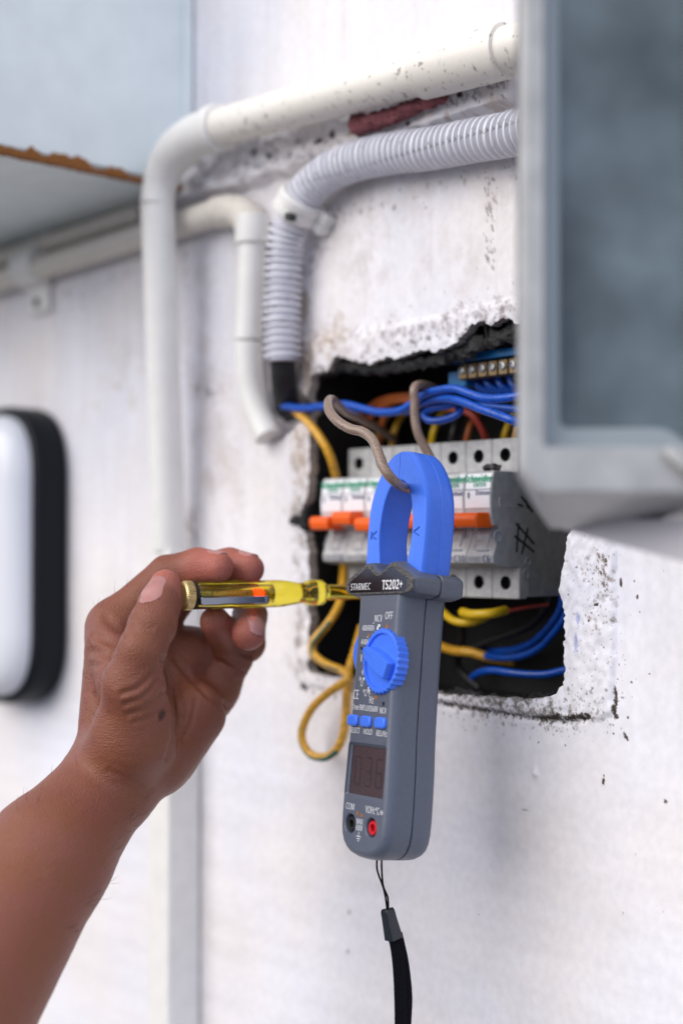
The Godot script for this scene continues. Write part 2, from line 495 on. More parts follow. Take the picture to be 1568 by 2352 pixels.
var tex_w := 2048
var tex_h := 2048
var alb: PackedByteArray
var bmp: PackedByteArray
func blot(c: Vector2, ru: float, rv: float, col: Color, alpha: float, rough := 0.4, turn := 0.0) -> void:
	var sx := tex_w / (U1 - U0); var sy := tex_h / (V1 - V0)
	var reach := maxf(ru, rv) * 1.4
	var i0 := maxi(0, int((c.x - reach - U0) * sx)); var i1 := mini(tex_w - 1, int((c.x + reach - U0) * sx) + 1)
	var j0 := maxi(0, int((V1 - c.y - reach) * sy)); var j1 := mini(tex_h - 1, int((V1 - c.y + reach) * sy) + 1)
	var co := cos(turn); var si := sin(turn)
	var f := 1.6 / maxf(0.8, minf(ru, rv))
	for j in range(j0, j1 + 1):
		var dv := V1 - (j + 0.5) / sy - c.y
		for i in range(i0, i1 + 1):
			var du := U0 + (i + 0.5) / sx - c.x
			var x := (du * co + dv * si) / ru
			var y := (dv * co - du * si) / rv
			var d := sqrt(x * x + y * y)
			if d > 1.4: continue
			d += n_fin.get_noise_2d((c.x + du) * f * 2.0, (c.y + dv) * f * 2.0) * rough * 1.6
			if d > 1.0: continue
			var a := alpha * clampf((1.0 - d) * 2.6, 0.0, 1.0)
			var o := (j * tex_w + i) * 3
			alb[o] = int(alb[o] * (1.0 - a) + col.r8 * a)
			alb[o + 1] = int(alb[o + 1] * (1.0 - a) + col.g8 * a)
			alb[o + 2] = int(alb[o + 2] * (1.0 - a) + col.b8 * a)
func grime(a: Vector2, b: Vector2, spread: float, count: int, r0: float, r1: float, col: Color, alpha: float, tall := 1.0) -> void:   # grains strewn along a line
	for k in count:
		var p := a.lerp(b, rng.randf()) + Vector2(rng.randfn(), rng.randfn()) * spread
		var r := r0 + (r1 - r0) * rng.randf() * rng.randf()
		blot(p, r, r * tall * rng.randf_range(0.7, 1.6), col.lerp(Color(0.2, 0.17, 0.16), rng.randf() * 0.4), alpha * rng.randf_range(0.4, 1.0), 0.5, rng.randf() * 0.8)
func noise_bytes(seed_: int, freq: float, w: int, h: int, oct := 4) -> PackedByteArray:
	var n := FastNoiseLite.new(); n.seed = seed_; n.frequency = freq; n.fractal_octaves = oct
	var im := n.get_image(w, h)
	im.convert(Image.FORMAT_L8)
	im.resize(tex_w, tex_h, Image.INTERPOLATE_CUBIC)
	return im.get_data()

func paint_wall() -> Array:
	var cloud := noise_bytes(4, 0.012, 512, 512)
	var warm := noise_bytes(14, 0.02, 256, 256)
	var fine := noise_bytes(24, 0.11, 1024, 1024)
	var down := noise_bytes(34, 0.05, 1024, 96)
	var along := noise_bytes(44, 0.05, 96, 1024)
	alb.resize(tex_w * tex_h * 3)
	bmp.resize(tex_w * tex_h)
	var low := int((V1 + 76.0) / (V1 - V0) * tex_h)
	for j in tex_h:
		var hor := clampf((j - low) / 60.0, 0.0, 1.0) * 0.85
		for i in tex_w:
			var o := j * tex_w + i
			var c := cloud[o]; var w := warm[o]; var f := fine[o]
			var s := down[o] * (1.0 - hor) + along[o] * hor
			var k := 1.0 + (c - 128) * 0.0002 + (f - 128) * 0.0002 + (s - 128) * 0.0002
			var t := (w - 128) * 0.00022
			alb[o * 3] = clampi(int(231.0 * k * (1.0 + t * 0.3)), 0, 255)
			alb[o * 3 + 1] = clampi(int(228.0 * k * (1.0 - t * 0.2)), 0, 255)
			alb[o * 3 + 2] = clampi(int(232.0 * k * (1.0 - t * 1.1)), 0, 255)
			bmp[o] = clampi(int(128.0 + (s - 128) * 0.8 + (f - 128) * 0.35), 0, 255)
	# dried mould along the top of the mended patch, beige stains beside the hole
	var mould := Color(0.47, 0.41, 0.42)
	var beige := Color(0.70, 0.60, 0.50)
	grime(WM(700, 800), WM(800, 770), 6.0, 90, 1.0, 5.0, beige, 0.30)
	grime(WM(800, 780), WM(1190, 715), 3.5, 150, 0.5, 3.0, mould, 0.34)
	grime(WM(860, 760), WM(1190, 700), 8.0, 90, 0.3, 1.2, mould, 0.3)
	grime(WM(700, 800), WM(690, 1150), 4.5, 150, 0.8, 4.5, beige, 0.32, 1.8)
	grime(WM(692, 1150), WM(690, 1540), 3.5, 130, 0.6, 3.4, Color(0.62, 0.58, 0.55), 0.4, 1.6)
	grime(WM(690, 640), WM(700, 860), 3.0, 60, 1.0, 4.0, beige, 0.3, 2.0)
	grime(WM(720, 560), WM(1180, 470), 22.0, 70, 4.0, 13.0, Color(0.85, 0.80, 0.76), 0.11)
	grime(WM(720, 700), WM(1150, 640), 20.0, 50, 4.0, 13.0, Color(0.85, 0.80, 0.77), 0.10)
	grime(WM(150, 760), WM(520, 700), 40.0, 50, 6.0, 18.0, Color(0.84, 0.82, 0.79), 0.08)
	grime(WM(480, 700), WM(500, 1200), 16.0, 60, 4.0, 12.0, Color(0.84, 0.77, 0.73), 0.13, 1.6)
	grime(WM(725, 850), WM(1180, 738), 2.2, 190, 0.3, 1.8, Color(0.30, 0.27, 0.26), 0.5)
	grime(WM(440, 300), WM(1180, 95), 3.0, 70, 0.3, 1.6, Color(0.45, 0.40, 0.37), 0.35)
	# streaks and dirt above, dark grains and pits under the hose and the pipe
	grime(WM(1130, 380), WM(1125, 600), 2.0, 46, 0.3, 1.1, mould, 0.6, 2.2)
	grime(WM(700, 640), WM(760, 500), 5.0, 60, 0.5, 3.0, mould, 0.35)
	grime(WM(760, 500), WM(1180, 385), 3.0, 60, 0.4, 1.8, Color(0.38, 0.34, 0.33), 0.4)
	grime(WM(430, 410), WM(800, 330), 7.0, 120, 0.4, 2.4, Color(0.36, 0.36, 0.42), 0.42)
	grime(WM(1060, 235), WM(1190, 200), 3.0, 45, 0.4, 1.8, Color(0.30, 0.26, 0.24), 0.6, 1.5)
	grime(WM(820, 320), WM(1180, 240), 3.0, 50, 0.8, 4.0, beige, 0.35)
	for q in [[606, 357, 3.2, 2.2], [639, 363, 1.6, 1.4], [425, 408, 4.0, 3.6], [458, 376, 2.2, 1.6], [753, 330, 2.2, 2.0], [781, 315, 2.4, 2.0], [660, 352, 1.4, 1.2], [1080, 224, 2.0, 2.6], [962, 290, 2.0, 1.6]]:
		blot(WM(q[0], q[1]), q[2], q[3], Color(0.10, 0.085, 0.09), 0.92, 0.35)  # shade of small mortar pits, painted as dark spots
	grime(WM(600, 392), WM(790, 345), 2.0, 40, 0.5, 2.2, Color(0.36, 0.38, 0.50), 0.5)
	grime(WM(420, 560), WM(440, 640), 4.0, 20, 0.7, 3.0, Color(0.45, 0.44, 0.42), 0.3)
	grime(WM(455, 900), WM(505, 900), 4.0, 24, 0.8, 3.2, Color(0.42, 0.37, 0.38), 0.45)
	grime(WM(250, 860), WM(300, 900), 9.0, 14, 2.0, 6.0, Color(0.80, 0.68, 0.45), 0.22)
	grime(WM(150, 690), WM(300, 620), 4.0, 40, 0.7, 3.0, Color(0.40, 0.39, 0.36), 0.35)
	grime(WM(440, 1180), WM(445, 1240), 3.0, 16, 0.8, 2.6, Color(0.42, 0.38, 0.36), 0.45, 2.0)
	blot(WM(700, 1575), 3.4, 2.8, Color(0.09, 0.08, 0.08), 0.95, 0.4)
	for q in [[735, 1560], [720, 1590], [770, 1600], [802, 2095], [798, 2185]]:
		blot(WM(q[0], q[1]), 1.2, 1.4, Color(0.35, 0.33, 0.34), 0.5, 0.4)
	# the mended strip on the right: dirt grains, peeled chips, ink smears
	grime(WM(1340, 1250), WM(1400, 1620), 9.0, 260, 0.12, 0.55, Color(0.33, 0.28, 0.25), 0.6)
	grime(WM(1370, 1290), WM(1385, 1420), 4.5, 90, 0.3, 1.5, Color(0.50, 0.42, 0.37), 0.5)
	grime(WM(1385, 1270), WM(1390, 1350), 2.5, 30, 0.3, 1.2, Color(0.33, 0.26, 0.22), 0.7, 1.6)
	grime(WM(1310, 1600), WM(1390, 1640), 5.5, 130, 0.15, 1.2, Color(0.38, 0.33, 0.29), 0.5)
	grime(WM(1030, 1605), WM(1300, 1640), 3.2, 330, 0.2, 1.6, Color(0.30, 0.26, 0.22), 0.55, 1.3)
	grime(crack[0], crack[4], 0.7, 260, 0.3, 1.1, Color(0.16, 0.13, 0.11), 0.85)
	grime(crack[4], crack[8], 0.7, 240, 0.3, 1.2, Color(0.15, 0.12, 0.09), 0.9)
	grime(WM(1240, 1670), WM(1350, 1680), 3.0, 60, 0.2, 0.9, Color(0.38, 0.33, 0.29), 0.5)
	grime(WM(1020, 1640), WM(1240, 1680), 3.0, 40, 0.3, 1.4, Color(0.55, 0.53, 0.55), 0.35)
	var chip := Color(0.17, 0.115, 0.095)
	for q in [[1424, 1338, 0.8, 2.2, 0.1], [1372, 1388, 1.6, 0.7, 0.2], [1413, 1590, 0.9, 2.6, 0.1], [1414, 1610, 1.1, 3.0, 0.0], [1411, 1630, 1.0, 2.6, 0.1], [1414, 1645, 1.4, 1.4, 0.0], [1436, 1692, 0.9, 2.2, 0.6], [1385, 1795, 0.8, 1.8, -0.2], [1386, 1782, 0.5, 0.6, 0.0], [1527, 1841, 0.9, 1.0, 0.0], [1441, 1648, 0.6, 0.6, 0], [1449, 1567, 0.6, 0.6, 0], [1490, 1548, 0.4, 0.4, 0],
		[1462, 1371, 0.7, 0.9, 0], [1297, 1712, 0.5, 0.5, 0], [1235, 1705, 0.4, 0.5, 0], [1408, 1685, 0.5, 0.4, 0], [1355, 1426, 0.5, 0.7, 0], [1388, 1487, 0.4, 0.4, 0], [1455, 1335, 0.4, 0.4, 0], [1468, 1406, 0.4, 0.4, 0]]:
		blot(WM(q[0], q[1]), q[2], q[3], chip, 0.92, 0.35, q[4])
	for q in [[1330, 1420, 1.2, 3.4], [1326, 1480, 1.3, 4.6], [1328, 1465, 0.8, 2.6]]:
		blot(WM(q[0], q[1]), q[2], q[3], Color(0.52, 0.56, 0.78), 0.55, 0.5, 0.15)
	blot(WM(1205, 1860), 2.6, 0.5, Color(0.5, 0.48, 0.5), 0.5, 0.5)
	for k in 140:      # flyspecks over the whole wall
		var p := Vector2(rng.randf_range(U0, U1), rng.randf_range(V0, V1))
		blot(p, rng.randf_range(0.2, 0.6), rng.randf_range(0.2, 0.7), Color(0.38, 0.34, 0.34), rng.randf_range(0.2, 0.7), 0.4)
	for k in 40:       # a few faint drips down the paint
		var p := Vector2(rng.randf_range(U0, U1), rng.randf_range(60, V1))
		blot(p, rng.randf_range(0.5, 1.4), rng.randf_range(8, 26), Color(0.62, 0.60, 0.60), rng.randf_range(0.06, 0.16), 0.3)
	var a := Image.create_from_data(tex_w, tex_h, false, Image.FORMAT_RGB8, alb)
	var b := Image.create_from_data(tex_w, tex_h, false, Image.FORMAT_L8, bmp)
	return [ImageTexture.create_from_image(a), ImageTexture.create_from_image(b)]

func build_wall() -> void:
	var t := paint_wall()
	var wm := StandardMaterial3D.new()
	wm.resource_name = "painted_plaster"
	wm.albedo_texture = t[0]
	wm.heightmap_enabled = true
	wm.heightmap_texture = t[1]
	wm.heightmap_scale = 0.011
	wm.roughness = 0.62
	wm.texture_repeat = true
	var us := PackedFloat32Array(); var vs := PackedFloat32Array()
	var u := U0
	while u < U1 - 0.01:
		us.append(u); u += 2.5 if u < -115.0 else 1.1
	us.append(U1)
	var v := V0
	while v < V1 - 0.01:
		vs.append(v); v += 1.3
	vs.append(V1)
	var nu := us.size(); var nv := vs.size()
	var sol := PackedFloat32Array(); sol.resize(nu * nv)
	var hh := PackedFloat32Array(); hh.resize(nu * nv)
	for j in nv:
		for i in nu:
			var p := Vector2(us[i], vs[j])
			sol[j * nu + i] = solid(p)
			var e := minf(minf(us[i] - U0, U1 - us[i]), minf(vs[j] - V0, V1 - vs[j]))
			hh[j * nu + i] = height(p) * smoothstep(0.0, 20.0, e)
	var pos := PackedVector3Array(); var nor := PackedVector3Array(); var uv := PackedVector2Array(); var idx := PackedInt32Array()
	for j in nv:
		for i in nu:
			var o := j * nu + i
			pos.append(Vector3(us[i], vs[j], hh[o]) * 0.001)
			var il := maxi(i - 1, 0); var ir := mini(i + 1, nu - 1); var jl := maxi(j - 1, 0); var jr := mini(j + 1, nv - 1)
			nor.append(Vector3(-(hh[j * nu + ir] - hh[j * nu + il]) / (us[ir] - us[il]), -(hh[jr * nu + i] - hh[jl * nu + i]) / (vs[jr] - vs[jl]), 1).normalized())
			uv.append(Vector2((us[i] - U0) / (U1 - U0), (V1 - vs[j]) / (V1 - V0)))
	var rim := B.new()
	for j in nv - 1:
		for i in nu - 1:
			var c := [j * nu + i, j * nu + i + 1, (j + 1) * nu + i + 1, (j + 1) * nu + i]     # counter-clockwise
			var inside := 0
			for k in c: if sol[k] > 0.0: inside += 1
			if inside == 0: continue
			if inside == 4:
				idx.append_array(PackedInt32Array([c[0], c[2], c[1], c[0], c[3], c[2]]))
				continue
			var ring := []; var cut := []
			for k in 4:
				var a: int = c[k]; var b: int = c[(k + 1) % 4]
				if sol[a] > 0.0: ring.append(a)
				if (sol[a] > 0.0) != (sol[b] > 0.0):
					var s := sol[a] / (sol[a] - sol[b])
					pos.append(pos[a].lerp(pos[b], s)); nor.append(nor[a].lerp(nor[b], s).normalized()); uv.append(uv[a].lerp(uv[b], s))
					ring.append(pos.size() - 1); cut.append([pos.size() - 1, sol[a] > 0.0])
			for k in range(1, ring.size() - 1): idx.append_array(PackedInt32Array([ring[0], ring[k + 1], ring[k]]))
			if cut.size() == 2:
				var a2: Vector3 = pos[cut[0][0]]; var b2: Vector3 = pos[cut[1][0]]
				if not cut[0][1]: var sw := a2; a2 = b2; b2 = sw
				var back := Vector3(0, 0, -0.006)
				rim.quad(a2, b2, b2 + back, a2 + back)
	var arr := []; arr.resize(Mesh.ARRAY_MAX)
	arr[Mesh.ARRAY_VERTEX] = pos; arr[Mesh.ARRAY_NORMAL] = nor; arr[Mesh.ARRAY_TEX_UV] = uv; arr[Mesh.ARRAY_INDEX] = idx
	var am := ArrayMesh.new()
	am.add_surface_from_arrays(Mesh.PRIMITIVE_TRIANGLES, arr)
	var w := thing("plaster_wall", "white painted plaster wall with a square hole broken into it", "wall", wallT, Vector3(0, -1.5, 0))
	part("painted_plaster", am, wm, w)
	part("hole_edge", rim.mesh(50.0), M.plaster_rim, w)
	# the rest of the wall round the part in view, and its back
	var b := B.new()
	var a0 := U0 * 0.001; var a1 := U1 * 0.001; var b0 := V0 * 0.001; var b1 := V1 * 0.001
	var L := -2.6; var R := 1.6; var D := -1.5; var H := 1.9; var Z := -0.16
	for q in [[L, D, a0, H], [a1, D, R, H], [a0, D, a1, b0], [a0, b1, a1, H]]:
		b.quad(Vector3(q[0], q[1], 0), Vector3(q[0], q[3], 0), Vector3(q[2], q[3], 0), Vector3(q[2], q[1], 0))
	b.quad(Vector3(L, D, Z), Vector3(R, D, Z), Vector3(R, H, Z), Vector3(L, H, Z))
	b.quad(Vector3(L, H, 0), Vector3(L, H, Z), Vector3(R, H, Z), Vector3(R, H, 0))
	b.quad(Vector3(L, D, 0), Vector3(L, D, Z), Vector3(L, H, Z), Vector3(L, H, 0))
	b.quad(Vector3(R, D, Z), Vector3(R, D, 0), Vector3(R, H, 0), Vector3(R, H, Z))
	part("plain_wall", b.mesh(10.0), M.wall_plain, w)

func build_setting() -> void:
	var g := MeshInstance3D.new()
	g.name = "ground"
	var pm := PlaneMesh.new(); pm.size = Vector2(60, 60)
	g.mesh = pm
	g.material_override = M.ground
	g.set_meta("kind", "structure")
	add_child(g)

# ---------------------------------------------------------------- things on the wall
func wp(a: Array) -> Array:            # [px, py, millimetres off the wall] ... -> points in wall axes
	var o := []
	for q in a: o.append(W(q[0], q[1], q[2] * 0.001))
	return o
func run_tube(called: String, pts: Array, r: float, m: Material, parent: Node3D, per := 8, seg := 24) -> MeshInstance3D:
	var b := B.new()
	b.tube(B.path(pts, per), r, seg)
	return part(called, b.mesh(40.0), m, parent)
func socket(called: String, a: Vector3, c: Vector3, r: float, m: Material, parent: Node3D) -> MeshInstance3D:   # a sleeve with rounded lips from a to c
	var x := (c - a).normalized()
	var y := x.cross(Vector3(0, 0, 1)).normalized()
	var l := a.distance_to(c)
	var b := B.new()
	b.lathe([[0, r - 0.0016], [0.0002, r - 0.0005], [0.001, r], [l - 0.001, r], [l - 0.0002, r - 0.0005], [l, r - 0.0016]], 28, Transform3D(Basis(x, y, x.cross(y)), a))
	return part(called, b.mesh(45.0), m, parent)

func build_pipes() -> void:
	# upper conduit: down the wall, round an elbow, along to the right
	var z := 31.0
	var e0 := W(362, 470, z * 0.001); var e1 := W(505, 293, 0.027)
	var down := W(389, 1262, 0.016)
	var seen := W(1290, 80, 0.017)
	var far := e1 + (seen - e1) * 1.7
	var c := thing("white_conduit", "thick white plastic conduit bending from vertical to run above the grey hose", "conduit", wallT, Vector3(down.x, down.y, 0))
	run_tube("upright_pipe", [e0, e0.lerp(down, 0.33), e0.lerp(down, 0.66), down], 0.0099, M.pvc_clean, c)
	run_tube("level_pipe", [e1, e1.lerp(far, 0.33), e1.lerp(far, 0.66), far], 0.0106, M.pvc, c)
	var corner := Vector3(e0.x, e1.y + 0.002, 0.0295)
	var bend := []
	for k in 9:
		var t := k / 8.0
		bend.append(e0.lerp(corner, t).lerp(corner.lerp(e1, t), t))
	bend[0] = e0
	var b := B.new(); b.tube(B.path(bend, 3), PackedFloat32Array(range(25).map(func(k): return 0.0098 + 0.0023 * smoothstep(1, 16, k))), 28)
	part("elbow", b.mesh(60.0), M.pvc_clean, c)
	socket("elbow_lip", e1.lerp(seen, -0.03), e1.lerp(seen, 0.005), 0.0131, M.pvc_clean, c)
	socket("coupling", e1.lerp(seen, 0.645), e1.lerp(seen, 0.866), 0.0129, M.pvc, c)
	# flat cable duct the conduit drops into
	var d := thing("cable_duct", "flat white cable duct below the conduit, running down behind the wrist", "duct", wallT, Vector3(down.x, -1.5, 0))
	var q := B.round_poly(PackedVector2Array([Vector2(-0.0105, 0.0005), Vector2(0.0105, 0.0005), Vector2(0.0105, 0.0235), Vector2(-0.0105, 0.0235)]), 0.002, 3)
	var db := B.new()
	db.slab(q, [[0, 0], [0, 1.4]], Transform3D(Basis(Vector3(-1, 0, 0), Vector3(0, 0, 1), Vector3(0, 1, 0)), Vector3(down.x, -1.4 + down.y, 0)))
	part("duct_cover", db.mesh(40.0), M.pvc_clean, d)
	# lower conduit, 16 mm
	z = 9.5
	var l0 := W(-160, 697, z * 0.001); var l1 := W(500, 488, z * 0.001)
	var k0 := W(580, 545, z * 0.001); var k1 := W(571, 780, z * 0.001)
	var s := thing("thin_conduit", "thin cream conduit passing behind the upright pipe and turning down beside the hose", "conduit", wallT, Vector3(k1.x, k1.y, 0))
	run_tube("level_pipe", [l0, l0.lerp(l1, 0.5), l1], 0.0079, M.pvc_old, s)
	run_tube("upright_pipe", [k0, k0.lerp(k1, 0.5), k1], 0.0079, M.pvc_clean, s)
	var kc := Vector3(k0.x, l1.y - 0.001, z * 0.001)
	bend = []
	for k in 8:
		var t := k / 7.0
		bend.append(l1.lerp(kc, t).lerp(kc.lerp(k0, t), t))
	b = B.new(); b.tube(B.path(bend, 3), 0.0092, 24)
	part("elbow", b.mesh(45.0), M.pvc_old, s)
	socket("elbow_lip", kc.lerp(k0, 0.35), k0 + Vector3(0, -0.004, 0), 0.0099, M.pvc_clean, s)
	var tail := thing("conduit_stub", "broken white conduit end bent to the right below the thin conduit", "conduit", wallT, W(620, 1000, 0))
	b = B.new()
	b.tube(B.path(wp([[571, 786, 9.5], [572, 840, 9.0], [580, 900, 7.5], [596, 955, 6.0], [617, 1003, 5.0]]), 6), 0.0079, 24)
	part("pipe", b.mesh(40.0), M.pvc_clean, tail)
	# a second run hugging the wall just above the thin conduit
	var a2 := thing("wall_cable", "grey painted cable run along the wall just above the thin conduit", "cable", wallT, W(200, 540, 0))
	run_tube("sheath", wp([[-170, 655, 5], [0, 596, 5], [150, 546, 5], [330, 486, 5]]), 0.0062, M.pvc_old, a2, 4, 16)
	# saddle clip on the thin conduit
	var cl := thing("saddle_clip", "white saddle clip screwed over the thin conduit below the blue cabinet", "clip", wallT, W(120, 620, 0))
	var ax := (l1 - l0).normalized()
	var pc := W(100, 617, 0)
	var sb := B.new()
	var ring := PackedVector2Array()
	for k in 17:
		var a := PI * k / 16.0
		ring.append(Vector2(cos(a), sin(a)) * 0.0140 + Vector2(0, 0.0065))
	ring.append_array(PackedVector2Array([Vector2(-0.0140, 0.0055), Vector2(-0.030, 0.0050), Vector2(-0.032, 0.003), Vector2(-0.032, 0), Vector2(0.032, 0), Vector2(0.032, 0.003), Vector2(0.030, 0.0050), Vector2(0.0140, 0.0055)]))
	var sy := Vector3(0, 0, 1).cross(ax).normalized()
	sb.slab(ring, [[0.0016, -0.0130], [0, -0.011], [0, 0.011], [0.0016, 0.0130]], Transform3D(Basis(sy, Vector3(0, 0, 1), sy.cross(Vector3(0, 0, 1))), Vector3(pc.x, pc.y, 0.0)))
	part("strap", sb.mesh(40.0), M.pvc_clean, cl)
	for e in [1.0, -1.0]:
		var sc := B.new()
		sc.lathe([[0, 0.0034], [0.0012, 0.003], [0.0018, 0.0016], [0.0012, 0.0008], [0.0010, 0.0]], 14, Transform3D(Basis(Vector3(0, 0, 1), Vector3(1, 0, 0), Vector3(0, 1, 0)), Vector3(pc.x, pc.y, 0.0050) + sy * 0.0240 * e))
		part("screw", sc.mesh(), M.steel_dark, cl)
	# corrugated hose
	var hp := wp([[1620, 165, 13], [1400, 236, 13], [1290, 272, 13], [1196, 303, 13], [1090, 322, 13], [990, 341, 13], [900, 352, 13], [830, 366, 13], [770, 388, 13.5], [720, 425, 14], [685, 470, 14], [664, 520, 14], [654, 570, 13.5], [650, 640, 13], [648, 720, 13], [648, 790, 13], [649, 832, 13]])
	var dense := B.path(hp, 60)
	var fine := PackedVector3Array(); var rad := PackedFloat32Array()
	var run := 0.0; var step := 0.00042; var last := dense[0]
	fine.append(last); rad.append(0.0094)
	for i in range(1, dense.size()):
		var a := last
		var seg := a.distance_to(dense[i])
		if seg < step: continue
		last = dense[i]
		run += seg
		fine.append(last)
		var ph := fposmod(run / 0.0039, 1.0)
		rad.append(0.0066 + 0.0038 * smoothstep(0.0, 0.13, ph) * smoothstep(0.60, 0.47, ph))
	b = B.new(); b.tube(fine, rad, 30)
	var hose := thing("corrugated_hose", "pale grey corrugated hose curving down to the top left of the hole", "hose", wallT, W(649, 832, 0))
	part("ribbed_sleeve", b.mesh(30.0), M.hose, hose)
	b = B.new(); b.tube(B.path(wp([[649, 826, 12], [651, 870, 9], [655, 915, 1], [660, 945, -9]]), 6), 0.0070, 20)
	part("inner_sleeve", b.mesh(40.0), M.black_rubber, hose)
	var hc := thing("hose_clip", "white plastic clip holding the corrugated hose at its bend", "clip", wallT, W(680, 480, 0))
	var cc := W(683, 474, 0.014)
	var dir := (W(654, 560, 0.014) - W(740, 405, 0.014)).normalized()
	var cs := Vector3(0, 0, 1).cross(dir).normalized()
	var cr := PackedVector2Array()
	for k in 25:
		var a := -0.35 + (PI + 0.7) * k / 24.0
		cr.append(Vector2(cos(a), sin(a)) * 0.0128)
	cr.append_array(PackedVector2Array([Vector2(-0.0135, -0.007), Vector2(-0.0135, -0.0138), Vector2(0.017, -0.0138), Vector2(0.017, -0.007)]))
	b = B.new()
	b.slab(cr, [[0.0012, -0.0062], [0, -0.0048], [0, -0.0012], [0.0007, -0.0008], [0.0007, 0.0008], [0, 0.0012], [0, 0.0048], [0.0012, 0.0062]], Transform3D(Basis(cs, Vector3(0, 0, 1), cs.cross(Vector3(0, 0, 1))), Vector3(cc.x, cc.y, 0.0138)))
	part("clip_body", b.mesh(35.0), M.pvc_clean, hc)
	b = B.new()
	var sp := W(661, 497, 0.026)
	b.lathe([[-0.004, 0.0021], [0.0006, 0.0021], [0.0009, 0.0015], [0.0004, 0.0]], 14, Transform3D(Basis(Vector3(0, 0, 1), Vector3(1, 0, 0), Vector3(0, 1, 0)), sp))
	part("screw", b.mesh(), M.steel_dark, hc)
	# a strip of maroon filler squeezed out under the upper pipe
	b = B.new()
	b.tube(B.path(wp([[806, 290, 12], [830, 285, 13], [870, 275, 13], [910, 262, 13], [950, 246, 13], [990, 231, 13], [1024, 220, 13]]), 8), PackedFloat32Array(range(49).map(func(k): return (0.0012 + 0.0044 * smoothstep(0, 5, k) * (1.0 - 0.72 * k / 48.0)))), 14)
	b.jitter(0.0024, 0.16, 5)
	var f := thing("filler_strip", "crumbly maroon filler bulging out under the thick conduit", "filler", wallT, W(900, 270, 0))
	part("filler", b.mesh(60.0), M.maroon, f)

func build_cabinet() -> void:
	var c := W(440, 435, 0.0)
	var t := thing("metal_cabinet", "pale blue metal cabinet on the wall with a rusty bottom edge", "cabinet", wallT, c)
	var w := 0.55; var h := 0.8; var d := 0.16
	var b := B.new()
	b.box(Vector3(c.x - w * 0.5, c.y + h * 0.5 + 0.002, d * 0.5 + 0.001), Vector3(w, h, d), Transform3D(), 0.002)
	part("side_panels", b.mesh(40.0), M.cabinet, t)
	b = B.new()
	b.box(Vector3(c.x - w * 0.5, c.y + 0.0005, d * 0.5 + 0.001), Vector3(w - 0.004, 0.003, d - 0.004))
	part("underside", b.mesh(), M.cabinet, t)
	# rust eating the lower lip of the side panel: an uneven crust along the edge
	b = B.new()
	var n := FastNoiseLite.new(); n.seed = 3; n.frequency = 0.03; n.fractal_octaves = 5
	var z := 0.0
	var top := []; 
	while z < d:
		var k := n.get_noise_1d(z * 1000.0)
		top.append([z, 0.0008 + 0.013 * maxf(0.0, k) + 0.003 * smoothstep(0.08, 0.16, z)])
		z += 0.0016
	for i in top.size() - 1:
		var a: Array = top[i]; var e: Array = top[i + 1]
		var x0 := c.x + 0.0004; var x1 := c.x + 0.0013
		var y := c.y - 0.0016
		b.quad(Vector3(x1, y, a[0]), Vector3(x1, y, e[0]), Vector3(x0, c.y + e[1], e[0]), Vector3(x0, c.y + a[1], a[0]))
		b.quad(Vector3(x1, y, a[0]), Vector3(c.x - 0.004, y - 0.0004, a[0]), Vector3(c.x - 0.004, y - 0.0004, e[0]), Vector3(x1, y, e[0]))
	b.jitter(0.0008, 0.3, 9)
	var r := part("rusty_lip", b.mesh(40.0), M.rust, t)
	r.set_meta("label", "brown rust crust along the cabinet's bottom edge")
	b = B.new()
	b.box(Vector3(c.x + 0.0015, c.y + h * 0.5, 0.004), Vector3(0.003, h, 0.006), Transform3D(), 0.001)
	part("sealant_bead", b.mesh(), M.cabinet, t)

func build_lamp() -> void:
	var r := W(160, 1275, 0.0)
	var hw := 0.054; var hh := 0.101
	var c := Vector3(r.x - hw, W(100, 1275, 0).y, 0)
	var q := B.round_poly(PackedVector2Array([Vector2(-hw, -hh), Vector2(hw, -hh), Vector2(hw, hh), Vector2(-hw, hh)]), hw * 0.93, 14)
	var T := Transform3D(Basis(), c)
	var t := thing("bulkhead_lamp", "oval outdoor lamp with a black rim and white cover at the left edge", "lamp", wallT, c)
	var b := B.new()
	b.slab(q, [[0.002, 0.0005], [0.0, 0.002], [0.0, 0.020], [0.0015, 0.0235], [0.004, 0.0250], [0.0058, 0.0250], [0.0068, 0.0235]], T, true, false)
	part("rim", b.mesh(35.0), M.lamp_black, t)
	b = B.new()
	b.slab(q, [[0.0060, 0.018], [0.0062, 0.028], [0.009, 0.034], [0.015, 0.0385], [0.022, 0.041], [0.032, 0.0425]], T)
	part("cover", b.mesh(60.0), M.diffuser, t)

